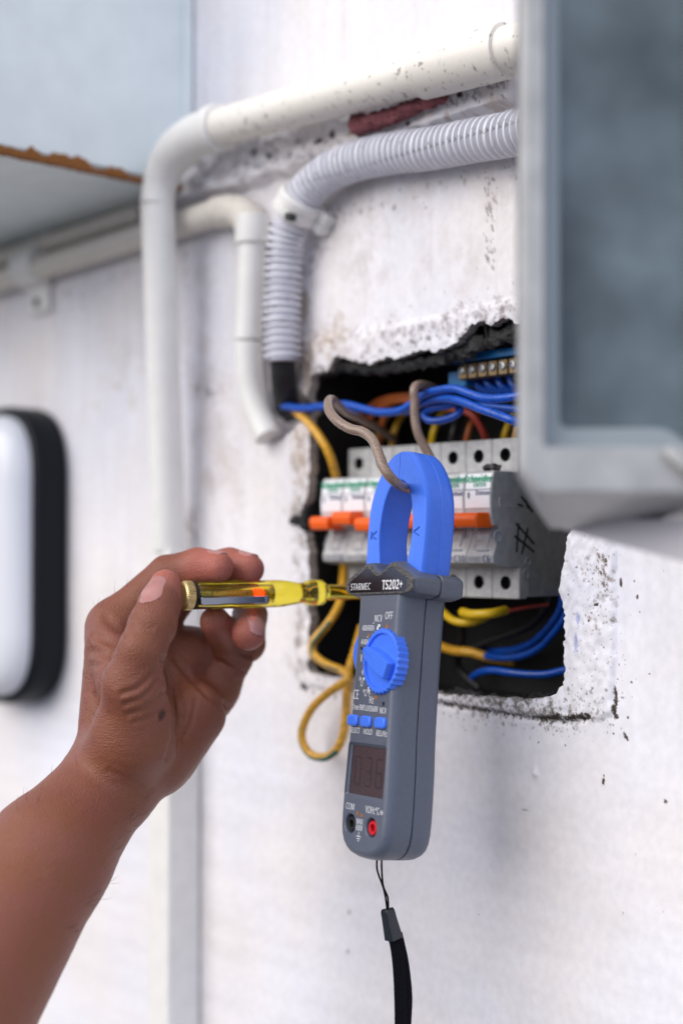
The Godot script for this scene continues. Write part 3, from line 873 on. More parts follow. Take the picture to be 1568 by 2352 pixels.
# ---------------------------------------------------------------- the breaker box
var brk_u := 36.1
const PITCH := 17.3
const BV := 11.3
func build_box() -> void:
	var t := thing("recessed_box", "black plastic box sunk into the hole behind the breakers", "box", wallT, Vector3(0, -0.08, -0.07))
	var x0 := -0.102; var x1 := 0.098; var y0 := -0.082; var y1 := 0.118; var z0 := -0.082; var z1 := -0.0035
	var k := 0.002
	for q in [[(x0 + x1) / 2, (y0 + y1) / 2, z0, x1 - x0, y1 - y0, k, "back"], [x0, (y0 + y1) / 2, (z0 + z1) / 2, k, y1 - y0, z1 - z0 - 0.004, "side"], [x1, (y0 + y1) / 2, (z0 + z1) / 2, k, y1 - y0, z1 - z0 - 0.004, "side"],
		[(x0 + x1) / 2, y0, (z0 + z1) / 2, x1 - x0 - 0.005, k, z1 - z0 - 0.004, "floor"], [(x0 + x1) / 2, y1, (z0 + z1) / 2, x1 - x0 - 0.005, k, z1 - z0 - 0.004, "top"]]:
		var b := B.new()
		b.box(Vector3(q[0], q[1], q[2]), Vector3(q[3], q[4], q[5]))
		part(q[6], b.mesh(), M.box_black, t)
	# rough black edging that shows under the broken plaster
	var f := FastNoiseLite.new(); f.seed = 12; f.frequency = 0.06; f.fractal_octaves = 3
	var up := [[712, 884], [735, 868], [770, 856], [820, 852], [870, 856], [920, 850], [970, 842], [1020, 832], [1060, 822], [1100, 800], [1150, 786], [1200, 770], [1300, 750]]
	var b2 := B.new()
	var pts := B.path(wp(up.map(func(q): return [q[0], q[1] - 10, -6.0])), 8)
	b2.tube(pts, PackedFloat32Array(range(pts.size()).map(func(i): return 0.0032 + 0.0020 * f.get_noise_1d(i * 6.0))), 12)
	b2.jitter(0.0035, 0.15, 3)
	part("torn_edge", b2.mesh(60.0), M.tar, t)
	b2 = B.new()
	pts = B.path(wp([[712, 1100, -5], [706, 1150, -4], [700, 1195, -2], [705, 1235, -4], [712, 1290, -6], [712, 1400, -7], [712, 1520, -7]]), 8)
	b2.tube(pts, 0.0034, 10)
	b2.jitter(0.003, 0.15, 4)
	part("torn_edge", b2.mesh(60.0), M.tar, t)
	b2 = B.new()
	pts = B.path(wp([[730, 1562, -5], [820, 1578, -5], [920, 1594, -4], [1010, 1604, -4], [1080, 1603, -4], [1130, 1612, -7], [1200, 1616, -8], [1270, 1610, -8]]), 8)
	b2.tube(pts, 0.0034, 10)
	b2.jitter(0.004, 0.18, 6)
	part("torn_edge", b2.mesh(60.0), M.tar, t)
	b2 = B.new()
	b2.tube(B.path(wp([[672, 1194, 2], [684, 1195, 1], [705, 1195, -5]]), 5), 0.0030, 10)
	b2.jitter(0.0022, 0.2, 8)
	part("knockout_lug", b2.mesh(60.0), M.tar, t)
	# rail
	var rl := B.new()
	rl.box(Vector3(-0.02, BV * 0.001, -0.0665), Vector3(0.15, 0.035, 0.0012))
	rl.box(Vector3(-0.02, BV * 0.001, -0.073), Vector3(0.15, 0.024, 0.012))
	var rt := thing("mounting_rail", "zinc rail across the box, holding the row of breakers", "rail", wallT, Vector3(-0.02, BV * 0.001, -0.073))
	part("rail_profile", rl.mesh(), M.zinc, rt)
	# two black conduit stubs poking through the top edge
	for q in [[1106, 777, "dark conduit end poking through the broken plaster, left of the pair"], [1156, 768, "dark conduit end poking through the broken plaster, right of the pair"]]:
		var cs := thing("conduit_end", q[2], "conduit", wallT, W(q[0], q[1], -0.004), "conduit ends above the terminal bar")
		var b := B.new()
		var c: Vector3 = W(q[0], q[1], -0.008)
		var n := 22
		for i in n:
			var a0 := TAU * i / n; var a1 := TAU * (i + 1) / n
			var d0 := Vector3(cos(a0), sin(a0), 0); var d1 := Vector3(cos(a1), sin(a1), 0)
			var zf := Vector3(0, 0.002, 0.003); var zb := Vector3(0, 0.012, -0.025)
			b.quad(c + d0 * 0.0066 + zf, c + d1 * 0.0066 + zf, c + d1 * 0.0050 + zf, c + d0 * 0.0050 + zf)
			b.quad(c + d0 * 0.0066 + zb, c + d1 * 0.0066 + zb, c + d1 * 0.0066 + zf, c + d0 * 0.0066 + zf)
			b.quad(c + d0 * 0.0050 + zf, c + d1 * 0.0050 + zf, c + d1 * 0.0050 + zb, c + d0 * 0.0050 + zb)
		b.jitter(0.0014, 0.12, int(q[0]))
		part("pipe_end", b.mesh(40.0), M.tar, cs)
		b = B.new()
		b.lathe([[-0.012, 0.0058], [-0.011, 0.0058]], 20, Transform3D(Basis(Vector3(0, 0, 1), Vector3(1, 0, 0), Vector3(0, 1, 0)), c + Vector3(0, 0.005, 0)))
		part("mouth_shade", b.mesh(), M.black_gap, cs)  # added black disc, stands in for the shade inside the pipe

func breaker_mesh() -> Dictionary:
	var o := {}
	# side view: x = out of the wall, y = up
	var s := PackedVector2Array([Vector2(-64, -38), Vector2(-26, -38), Vector2(-26, -23.6), Vector2(-14, -23.6), Vector2(-4.2, -22.6), Vector2(-1.8, -21.2), Vector2(-1.2, -18), Vector2(-3.2, -13), Vector2(-5.6, -8.5), Vector2(-6.2, -5), Vector2(-4.8, -3.4), Vector2(-1.6, -3.4), Vector2(-0.4, 0), Vector2(0, 4), Vector2(0.2, 10), Vector2(-0.6, 17), Vector2(-2.2, 22.2), Vector2(-3.4, 22.6), Vector2(-20, 22.6), Vector2(-20, 23.6), Vector2(-26, 23.6), Vector2(-26, 38), Vector2(-64, 38)])
	for i in s.size(): s[i] *= 0.001
	var w := PITCH * 0.001 - 0.0003
	# slab's z runs along the wall to the left
	var T := Transform3D(Basis(Vector3(0, 0, 1), Vector3(0, 1, 0), Vector3(-1, 0, 0)), Vector3.ZERO)
	var b := B.new()
	b.slab(s, [[0.0003, 0], [0, 0.0003], [0, w - 0.0003], [0.0003, w]], T)
	o.body = b.mesh(30.0)
	b = B.new()
	for y in [[-38.8, -23.4], [23.2, 39.2]]:
		var q := PackedVector2Array([Vector2(-w, y[0] * 0.001), Vector2(0, y[0] * 0.001), Vector2(0, y[1] * 0.001), Vector2(-w, y[1] * 0.001)])
		var h := B.circle(Vector2(-w * 0.5, (y[0] + y[1]) * 0.0005), 0.0034, 22)
		var bb := B.new()
		bb.slab(B.round_poly(q, 0.0007, 2), [[0, -0.0255], [0, -0.0204], [0.0004, -0.0200]], Transform3D(), false, true, [h])
		var well := B.new()
		well.pit(h, [[0, -0.0200], [0.0001, -0.0206], [0.0002, -0.0255]], Transform3D(), false)
		o["well_low" if y[0] < 0 else "well_high"] = well.mesh(40.0)
		o["cover_low" if y[0] < 0 else "cover_high"] = bb.mesh(35.0)
		var sc := B.new()
		sc.lathe([[0, 0.0033], [0.0004, 0.0030], [0.0004, 0.0]], 16, Transform3D(Basis(Vector3(0, 0, 1), Vector3(1, 0, 0), Vector3(0, 1, 0)), Vector3(-w * 0.5, (y[0] + y[1]) * 0.0005, -0.0258)))
		o["screw_low" if y[0] < 0 else "screw_high"] = sc.mesh()
	# white label on the upper nose, follows its curve
	b = B.new()
	var f := [[0.25, 5.0], [0.45, 10], [-0.35, 17], [-1.7, 21.4]]
	for i in f.size() - 1:
		b.quad(Vector3(-w + 0.0006, f[i][1] * 0.001, f[i][0] * 0.001), Vector3(-w + 0.0006, f[i + 1][1] * 0.001, f[i + 1][0] * 0.001), Vector3(-0.0006, f[i + 1][1] * 0.001, f[i + 1][0] * 0.001), Vector3(-0.0006, f[i][1] * 0.001, f[i][0] * 0.001))
	o.label = b.mesh(60.0)
	b = B.new()
	b.box(Vector3(-w * 0.5, 0.0139, 0.0002), Vector3(w - 0.001, 0.0003, 0.0006))
	o.line = b.mesh()
	b = B.new()      # toggle
	var tg := B.round_poly(PackedVector2Array([Vector2(-0.004, -0.0036), Vector2(0.0085, -0.0038), Vector2(0.0100, 0.0006), Vector2(0.0085, 0.0034), Vector2(-0.004, 0.0036)]), 0.0016, 3)
	b.slab(tg, [[0.0008, 0.0012], [0, 0.0018], [0, w - 0.0018], [0.0008, w - 0.0012]], T)
	o.toggle = b.mesh(40.0)
	b = B.new()      # the rounded barrel below the toggle with its dark slots
	b.box(Vector3(-w * 0.5 + 0.0056, -0.0095, -0.0046), Vector3(0.0005, 0.0070, 0.0008), Transform3D(Basis(Vector3(1, 0, 0), -0.32), Vector3.ZERO))
	b.box(Vector3(-w * 0.5 + 0.001, -0.0150, -0.0022), Vector3(0.0080, 0.0007, 0.0016))
	b.box(Vector3(-w * 0.5 - 0.0056, -0.0095, -0.0046), Vector3(0.0005, 0.0070, 0.0008), Transform3D(Basis(Vector3(1, 0, 0), -0.32), Vector3.ZERO))
	o.slots = b.mesh()
	b = B.new()
	b.lathe([[-0.0046, 0.0052], [0.0046, 0.0052]], 20, Transform3D(Basis(Vector3(1, 0, 0), Vector3(0, 1, 0), Vector3(0, 0, 1)), Vector3(-w * 0.5, -0.0088, -0.0094)))
	o.barrel = b.mesh(40.0)
	return o

func build_breakers() -> void:
	var m := breaker_mesh()
	var w := PITCH * 0.001 - 0.0003
	var order := ["rightmost white circuit breaker, its grey side marked with black strokes", "second circuit breaker from the right, partly behind the blue jaw", "third circuit breaker from the right, mostly hidden by the blue jaw", "middle circuit breaker of the row, seen above the blue jaw", "third circuit breaker from the left, its edge hidden by the blue jaw", "second circuit breaker from the left, its orange toggle set slightly higher", "leftmost circuit breaker, next to the black side of the box"]
	for k in 7:
		var base := Vector3(brk_u - PITCH * k, BV, 0) * 0.001
		var t := thing("circuit_breaker", order[k], "circuit breaker", wallT * Transform3D(Basis(), base), Vector3.ZERO, "circuit breakers in the open box")
		part("housing", m.body, M.breaker_shaded if k == 0 else M.breaker, t)  # end housing gets a darker copy, shade of its open side painted in
		for e in ["high", "low"]:
			var c := part("terminal_cover", m["cover_" + e], M.breaker, t)
			part("screw", m["screw_" + e], M.hole_shade, c, true)
			part("screw_well", m["well_" + e], M.hole_shade, c, true)
		var l := part("label_plate", m.label, M.label_white, t)
		part("label_line", m.line, M.print_grey, t)
		var tb := Basis(Vector3(1, 0, 0), deg_to_rad(-7))
		text("brand_lettering", "Schneider", 0.0036, Vector3(-w * 0.5, 0.0188, -0.00045), tb, M.print_green, t, 0.72, sans_bold)
		text("brand_lettering", "Electric", 0.0021, Vector3(-w * 0.5 + 0.0014, 0.0161, 0.0000), tb, M.print_green, t, 0.8)
		text("type_lettering", "Domae", 0.0021, Vector3(-w * 0.5 + 0.0036, 0.0121, 0.0005), Basis(), M.print_navy, t, 0.9)
		text("type_lettering", "0", 0.0030, Vector3(-w + 0.0032, 0.0110, 0.0006), Basis(), M.print_navy, t, 0.6, sans_bold)
		var tog := part("toggle", m.toggle, M.orange, t)
		tog.position = Vector3(0, [-0.0008, -0.0008, -0.001, -0.0006, -0.0022, 0.0012, -0.0012][k], 0)
		part("barrel", m.barrel, M.breaker, t)
		part("barrel_slots", m.slots, M.print_grey, t)
		text("rating_lettering", ["C6", "C10", "C10", "C16", "C16", "C10", "C16"][k], 0.0034, Vector3(-0.0042, -0.0194, -0.0012), Basis(Vector3(1, 0, 0), 0.05), M.print_navy, t, 0.9)
		text("rating_lettering", "6000", 0.0019, Vector3(-w + 0.0048, -0.0194, -0.0012), Basis(Vector3(1, 0, 0), 0.05), M.print_grey, t, 1.0)
		if k == 0:
			# black felt-pen strokes, rivets and a pressed frame on the grey side
			var side := W(1127, 1190, 0.0)
			var strokes := [[[1184, 1202], [1226, 1250]], [[1181, 1231], [1226, 1268]], [[1190, 1203], [1185, 1268]], [[1211, 1213], [1197, 1273]], [[1196, 1140], [1222, 1176]], [[1188, 1158], [1200, 1163]], [[1205, 1148], [1212, 1168]]]
			for s in strokes:
				var a := side_point(s[0][0], s[0][1]) - base; var e := side_point(s[1][0], s[1][1]) - base
				var d := (e - a).normalized()
				var b := B.new()
				b.box(Vector3.ZERO, Vector3(0.0002, 0.0011, a.distance_to(e)), Transform3D(Basis(Vector3(1, 0, 0), d.cross(Vector3(1, 0, 0)), d), (a + e) * 0.5 + Vector3(0.0001, 0, 0)))
				part("pen_stroke", b.mesh(), M.marker, t)
			for s in [[1142, 1233, 3.2], [1211, 1291, 2.2], [1207, 1320, 2.6]]:
				var p: Vector3 = side_point(s[0], s[1]) - base
				var b := B.new()
				var r: float = s[2] * 0.001
				b.lathe([[0.0002, r], [0.0005, r * 0.96], [0.0005, r * 0.72], [-0.0003, r * 0.66], [-0.0004, 0.0]], 18, Transform3D(Basis(Vector3(1, 0, 0), Vector3(0, 1, 0), Vector3(0, 0, 1)), p), false)
				part("rivet", b.mesh(), M.print_grey, t)
			var fr := B.new()
			var p0 := side_point(1146, 1143) - base; var p1 := side_point(1190, 1163) - base
			fr.box(Vector3(0.0001, p0.y, (p0.z + p1.z) / 2), Vector3(0.0004, 0.0004, absf(p0.z - p1.z)))
			fr.box(Vector3(0.0001, p1.y, (p0.z + p1.z) / 2), Vector3(0.0004, 0.0004, absf(p0.z - p1.z)))
			fr.box(Vector3(0.0001, (p0.y + p1.y) / 2, p0.z), Vector3(0.0004, absf(p0.y - p1.y), 0.0004))
			part("pressed_frame", fr.mesh(), M.breaker, t)
	# lump of tape on top of the last breaker
	var tp := thing("tape_scrap", "scrap of black tape on top of the rightmost breaker", "tape", wallT, W(1128, 1074, -0.012))
	var b2 := B.new()
	b2.tube(B.path(wp([[1110, 1078, -9], [1120, 1074, -10], [1135, 1073, -11], [1148, 1076, -12]]), 5), 0.0016, 10)
	b2.jitter(0.001, 0.4, 2)
	part("tape", b2.mesh(60.0), M.black_rubber, tp)
func side_point(x: float, y: float) -> Vector3:     # on the right side of the last breaker
	var o := wallT * Vector3(brk_u * 0.001, 0, 0)
	return wallT.affine_inverse() * hit(x, y, o, wallT.basis.x)

func wire(called: String, label: String, pts: Array, r: float, m: Material, cat := "wire", group := "") -> Node3D:
	var p := wp(pts)
	var t := thing(called, label, cat, wallT, p[0], group)
	var b := B.new()
	b.tube(B.path(p, 8), r, 14)
	part("insulation", b.mesh(50.0), m, t)
	return t
func build_wires() -> void:
	wire("blue_wire", "blue wire crossing the top of the box from the hose end", [[655, 915, -8], [640, 918, 0], [648, 930, 4], [690, 938, 4], [740, 934, 4], [790, 929, 4], [830, 938, 4], [872, 947, 4], [915, 944, 4], [945, 928, 4], [975, 906, 4], [1010, 896, 4], [1045, 893, 4], [1080, 905, 4], [1110, 914, 4], [1150, 915, 4], [1200, 908, 2], [1270, 895, -8], [1300, 890, -30], [1310, 880, -60]], 0.0021, M.wire_blue)
	wire("blue_wire", "blue wire slanting down to the lid from the loop", [[930, 946, -3], [970, 925, 0], [1020, 915, 2], [1060, 922, 4], [1100, 938, 5], [1140, 952, 5], [1180, 967, 4], [1250, 995, -8], [1290, 1015, -30], [1300, 1060, -60]], 0.0021, M.wire_blue)
	wire("blue_wire", "darker blue wire curled into a flat loop", [[1060, 918, -6], [1030, 931, -4], [1000, 936, -3], [980, 943, -3], [973, 953, -3], [985, 965, -3], [1010, 966, -4], [1040, 957, -6], [1056, 943, -8], [1050, 930, -12], [1080, 930, -14], [1180, 940, -16], [1280, 945, -20]], 0.0019, M.wire_blue)
	wire("blue_wire", "blue wire low in the box, sagging toward the right edge", [[1085, 1556, -40], [1100, 1546, -34], [1130, 1540, -30], [1170, 1545, -30], [1210, 1549, -32], [1260, 1548, -34], [1330, 1530, -36]], 0.0020, M.wire_blue)
	wire("blue_wire", "dark blue wire curving down from the right breakers", [[1310, 1380, -40], [1295, 1420, -42], [1270, 1455, -45], [1235, 1490, -48], [1190, 1508, -50], [1140, 1510, -52], [1080, 1500, -58]], 0.0019, M.wire_blue)
	wire("blue_wire", "dark blue wire beside another, deep in the lower right", [[1295, 1350, -48], [1285, 1400, -50], [1255, 1445, -52], [1215, 1480, -56], [1165, 1495, -60], [1110, 1495, -66]], 0.0019, M.wire_blue)
	for k in 4:
		wire("blue_wire", ["leftmost blue wire bunched below the terminal bar", "second blue wire bunched below the terminal bar", "third blue wire bunched below the terminal bar", "rightmost blue wire bunched below the terminal bar"][k], [[1078 + k * 28, 848 - k * 5, -26], [1090 + k * 28, 878, -24], [1110 + k * 27, 895, -26], [1150 + k * 25, 905, -32], [1210 + k * 20, 905, -44]], 0.0020, M.wire_blue, "wire", "blue wires under the terminal bar")
	wire("yellow_wire", "yellow wire running from the hose end down to the leftmost breaker", [[664, 925, -8], [680, 945, 0], [705, 968, 2], [735, 1005, 1], [757, 1045, -2], [769, 1085, -8], [776, 1120, -20], [780, 1160, -32]], 0.0023, M.wire_yellow)
	wire("yellow_wire", "yellow wire hanging below the breakers in an open loop", [[792, 1240, -45], [790, 1290, -28], [787, 1340, -16], [780, 1385, -8], [757, 1427, 0], [730, 1460, 4], [716, 1482, 6], [722, 1505, 7], [750, 1526, 8], [785, 1540, 9], [801, 1553, 11], [790, 1567, 14], [755, 1590, 15], [718, 1625, 15], [697, 1665, 15], [694, 1700, 15], [712, 1731, 14], [744, 1739, 13], [772, 1722, 11], [788, 1685, 9], [794, 1635, 7], [797, 1580, 5], [802, 1535, 2], [815, 1495, -6], [830, 1440, -16]], 0.00225, M.wire_yellow)
	var loop := get_child(get_child_count() - 1) as Node3D
	var gp := B.path(wp([[757, 1427, 1.4], [730, 1461, 5.4], [715, 1483, 7.4], [721, 1507, 8.4], [749, 1528, 9.4], [784, 1542, 10.4]]), 8)
	var gs := B.new(); gs.tube(gp, 0.0010, 8)
	part("green_stripe", gs.mesh(60.0), M.wire_green, loop)
	gp = B.path(wp([[755, 1586, 15.6], [716, 1622, 15.8], [694, 1664, 16.0], [690.5, 1701, 16.0], [709, 1734, 15.0], [744, 1743.5, 14.0], [774, 1725, 12.0]]), 8)
	gs = B.new(); gs.tube(gp, 0.0013, 8)
	part("green_stripe", gs.mesh(60.0), M.wire_green, loop)
	wire("green_wire", "dark green wire behind the meter's left edge", [[826, 1300, -60], [822, 1380, -50], [812, 1440, -45], [800, 1500, -45], [790, 1545, -50]], 0.0022, M.wire_green)
	wire("green_wire", "dark green wire coming down behind the left breakers", [[840, 880, -72], [815, 960, -66], [802, 1020, -60], [806, 1100, -60]], 0.002, M.wire_green)
	for q in [["uppermost orange wire behind the blue wire", [[800, 975, -40], [850, 935, -36], [880, 918, -32], [920, 910, -30], [965, 912, -30], [1010, 925, -34]]], ["lower orange wire behind the blue wire", [[835, 985, -40], [862, 945, -34], [895, 924, -30], [940, 919, -28], [1000, 932, -34], [1060, 945, -40]]], ["orange wire dropping to the third breaker", [[905, 930, -34], [885, 950, -34], [875, 990, -38], [868, 1040, -50]]]]:
		wire("orange_wire", q[0], q[1], 0.0018, M.wire_orange, "wire", "orange wires behind the blue wire")
	wire("red_wire", "dull red wire arching down to the right breakers", [[1050, 940, -34], [1080, 950, -34], [1100, 975, -36], [1115, 1010, -40], [1120, 1050, -52]], 0.0018, M.wire_red)
	wire("red_wire", "thin red wire under the last breaker", [[1120, 1412, -30], [1150, 1408, -32], [1200, 1396, -38], [1260, 1388, -46]], 0.0010, M.wire_red)
	for q in [[860, 0], [895, 1], [985, 2], [1030, 3], [1065, 4], [1150, 5], [1175, 6]]:
		var x: float = q[0]
		wire("supply_wire", ["first thin wire dropping into the breaker tops from the left", "second thin wire dropping into the breaker tops from the left", "third thin wire dropping into the breaker tops from the left", "fourth thin wire dropping into the breaker tops from the left", "fifth thin wire dropping into the breaker tops from the left", "sixth thin wire dropping into the breaker tops from the left", "last thin wire dropping into the breaker tops, beside the lid"][q[1]], [[x + 50, 930, -58], [x + 24, 960, -52], [x + 8, 1000, -48], [x, 1060, -52]], 0.0017, [M.wire_lemon, M.wire_yellow, M.wire_lemon, M.wire_black, M.wire_orange, M.wire_lemon, M.wire_yellow][q[1]], "wire", "thin wires above the breakers")
	wire("yellow_wire", "short bright yellow wire under the last breakers", [[1062, 1406, -22], [1080, 1411, -16], [1100, 1411, -15], [1130, 1409, -18], [1160, 1402, -28]], 0.0024, M.wire_lemon)
	wire("yellow_wire", "yellow wire leaving from under the meter's shoulder", [[1010, 1398, -30], [1035, 1422, -24], [1060, 1430, -24], [1090, 1428, -28], [1120, 1415, -36]], 0.0020, M.wire_lemon)
	wire("yellow_wire", "dusty yellow wire low behind the meter", [[1000, 1480, -55], [1040, 1494, -52], [1080, 1498, -52], [1130, 1512, -56], [1180, 1520, -60]], 0.0024, M.wire_yellow)
	wire("black_wire", "black wire crossing under the breakers at the right", [[1060, 1500, -60], [1130, 1470, -58], [1210, 1440, -54], [1250, 1400, -48], [1262, 1370, -48]], 0.0022, M.wire_black)
	wire("black_wire", "black wire rising behind the yellow wires", [[1050, 1400, -50], [1060, 1460, -56], [1050, 1530, -62], [1100, 1580, -66]], 0.0022, M.wire_black)
	# blue neutral bar with its brass terminals
	var t := thing("terminal_bar", "blue plastic terminal bar with brass screws at the top right", "terminal bar", wallT, W(1110, 830, -0.02))
	var p0 := W(1022, 826, -0.012); var p1 := W(1300, 790, -0.012)
	var b := B.new()
	var T := Transform3D(Basis(Vector3(1, 0, 0), Vector3(0, 1, 0), Vector3(0, 0, 1)), Vector3.ZERO)
	b.box(Vector3((p0.x + p1.x) / 2, p0.y, -0.016), Vector3(p1.x - p0.x, 0.0042, 0.008), T, 0.0006)
	b.box(W(1082, 810, -0.016), Vector3(0.005, 0.006, 0.006), T, 0.0006)
	part("carrier", b.mesh(), M.bar_blue, t)
	b = B.new()
	b.box(W(1061, 872, -0.020) , Vector3(0.012, 0.008, 0.008), T, 0.0006)
	part("foot", b.mesh(), M.bar_blue, t)
	for k in 9:
		var c := Vector3(p0.x + 0.010 + k * 0.0066, p0.y - 0.0068, -0.017)
		var bb := B.new()
		bb.box(c, Vector3(0.0056, 0.0075, 0.007), T, 0.0006)
		var tb := part("brass_block", bb.mesh(), M.brass_old, t)
		var sc := B.new()
		sc.lathe([[0, 0.0021], [0.001, 0.0019], [0.0012, 0.0012], [0.0006, 0.0008], [0.0006, 0.0]], 12, Transform3D(Basis(Vector3(0, 0, 1), Vector3(1, 0, 0), Vector3(0, 1, 0)), c + Vector3(0, 0.0004, 0.0034)))
		part("screw", sc.mesh(), M.zinc, tb, true)

# ---------------------------------------------------------------- the open lid, close to the camera
func build_lid() -> void:
	var d := 0.455
	var o := P(1185, 1215, d)
	var bz := Basis(Vector3.RIGHT, cam_u, -cam_f)
	var T := Transform3D(bz, o)
	var k := d / FL
	var t := thing("box_lid", "open grey plastic lid with a smoky window, blurred at the right", "lid", T)
	var L := func(x: float, y: float) -> Vector2: return Vector2((x - 1185.0) * k, (1215.0 - y) * k)
	var top := -720.0; var right := 1700.0
	var outer := PackedVector2Array([L.call(1190, 1085), L.call(1240, 1140), L.call(right - 50, 1140), L.call(right, 1085), L.call(right, top), L.call(1197, top)])
	outer = B.round_poly(outer, 0.003, 4)
	var open := B.round_poly(PackedVector2Array([L.call(1247, 1030), L.call(1640, 1030), L.call(1640, top + 60), L.call(1247, top + 60)]), 0.0015, 3)
	var b := B.new()
	b.slab(outer, [[0.0005, -0.006], [0.0, -0.0022], [0.0007, -0.0007], [0.002, 0.0]], Transform3D(), false, true, [open])
	b.pit(open, [[0, 0], [0.0004, -0.0006], [0.0006, -0.007]], Transform3D(), false)
	part("frame", b.mesh(35.0), M.lid, t)
	# sloping skirt behind the frame
	b = B.new()
	var rear_k := (d + 0.045) / FL
	var R := func(x: float, y: float) -> Vector3:
		var p := T.affine_inverse() * P(x, y, d + 0.045)
		return p
	var fr := [Vector2(1190, top), Vector2(1188, 1085), Vector2(1240, 1140), Vector2(right - 50, 1140), Vector2(right, 1085), Vector2(right, top)]
	var re := [Vector2(1236, top + 100), Vector2(1238, 1180), Vector2(1262, 1214), Vector2(right - 90, 1214), Vector2(right - 60, 1180), Vector2(right - 60, top + 100)]
	for i in 6:
		var j := (i + 1) % 6
		var a2: Vector2 = L.call(fr[i].x, fr[i].y); var b2: Vector2 = L.call(fr[j].x, fr[j].y)
		var a := Vector3(a2.x, a2.y, -0.004); var e := Vector3(b2.x, b2.y, -0.004)
		b.quad(a, e, R.call(re[j].x, re[j].y), R.call(re[i].x, re[i].y))
	part("skirt", b.mesh(25.0), M.lid, t)
	# window lip and pane
	var lip := B.round_poly(PackedVector2Array([L.call(1236, 1040), L.call(1655, 1040), L.call(1655, top + 48), L.call(1236, top + 48)]), 0.001, 2)
	var see := B.round_poly(PackedVector2Array([L.call(1288, 985), L.call(1545, 985), L.call(1600, 1030), L.call(1600, top + 95), L.call(1288, top + 95)]), 0.004, 5)
	b = B.new()
	b.slab(lip, [[0, -0.0105], [0, -0.0068]], Transform3D(), false, true, [see])
	b.pit(see, [[0, -0.0068], [0.0008, -0.0080], [0.0008, -0.0105]], Transform3D(), false)
	part("window_lip", b.mesh(35.0), M.lid_lip, t)
	b = B.new()
	b.slab(lip, [[0.0008, -0.0135], [0.0008, -0.0109]])
	part("window_pane", b.mesh(), M.pane, t)
	# raised finger latch at the lower right of the window
	b = B.new()
	b.tube(B.path([Vector3((1530 - 1185) * k, (1215 - 1035) * k, 0.001), Vector3((1552 - 1185) * k, (1215 - 1058) * k, 0.003), Vector3((1580 - 1185) * k, (1215 - 1082) * k, 0.0035), Vector3((1625 - 1185) * k, (1215 - 1095) * k, 0.002)], 6), 0.0021, 12)
	part("latch_ridge", b.mesh(50.0), M.lid, t)
	# hinge flange reaching back to the wall, seen from below
	b = B.new()
	var fl := [P(1282, 1213, 0.506), P(1600, 1300, 0.466), P(1900, 1380, 0.44), P(1900, 1200, 0.44), P(1282, 1190, 0.506)]
	var inv := T.affine_inverse()
	for i in fl.size(): fl[i] = inv * fl[i]
	var back := Vector3(0.003, 0.0, -0.008)
	b.tri(fl[0], fl[4], fl[1]); b.tri(fl[4], fl[3], fl[1]); b.tri(fl[1], fl[3], fl[2])
	b.tri(fl[0] + back, fl[1] + back, fl[4] + back); b.tri(fl[4] + back, fl[1] + back, fl[3] + back); b.tri(fl[1] + back, fl[2] + back, fl[3] + back)
	for i in 5:
		var j := (i + 1) % 5
		b.quad(fl[i], fl[j], fl[j] + back, fl[i] + back)
	part("hinge_flange", b.mesh(20.0), M.lid_flange, t)

# ---------------------------------------------------------------- clamp meter
func mm(a: Array) -> PackedVector2Array:
	var o := PackedVector2Array()
	for i in range(0, a.size(), 2): o.append(Vector2(a[i], a[i + 1]) * 0.001)
	return o
func prof(a: Array) -> Array:
	return a.map(func(q): return [q[0] * 0.001, q[1] * 0.001])
func sym(right: Array) -> PackedVector2Array:     # right half from bottom to top -> whole outline
	var o := PackedVector2Array()
	for i in range(0, right.size(), 2): o.append(Vector2(right[i], right[i + 1]) * 0.001)
	for i in range(right.size() - 2, -1, -2):
		if absf(right[i]) > 0.01: o.append(Vector2(-right[i], right[i + 1]) * 0.001)
	return o
func jaw_outline(tab: Array, n: int) -> PackedVector2Array:   # right half, bottom to the top centre, through measured points
	var c := Curve2D.new()
	for i in tab.size():
		var p: Vector2 = tab[i]
		var d: Vector2 = (tab[mini(i + 1, tab.size() - 1)] - tab[maxi(i - 1, 0)]) / 6.0
		if i == tab.size() - 1: d = Vector2(-absf(d.length()), 0)
		c.add_point(p, -d, d)
	c.bake_interval = 0.2
	var o := PackedVector2Array()
	for i in n: o.append(c.sample_baked(c.get_baked_length() * i / (n - 1.0), true) * 0.001)
	o[n - 1] = tab[-1] * 0.001
	return o
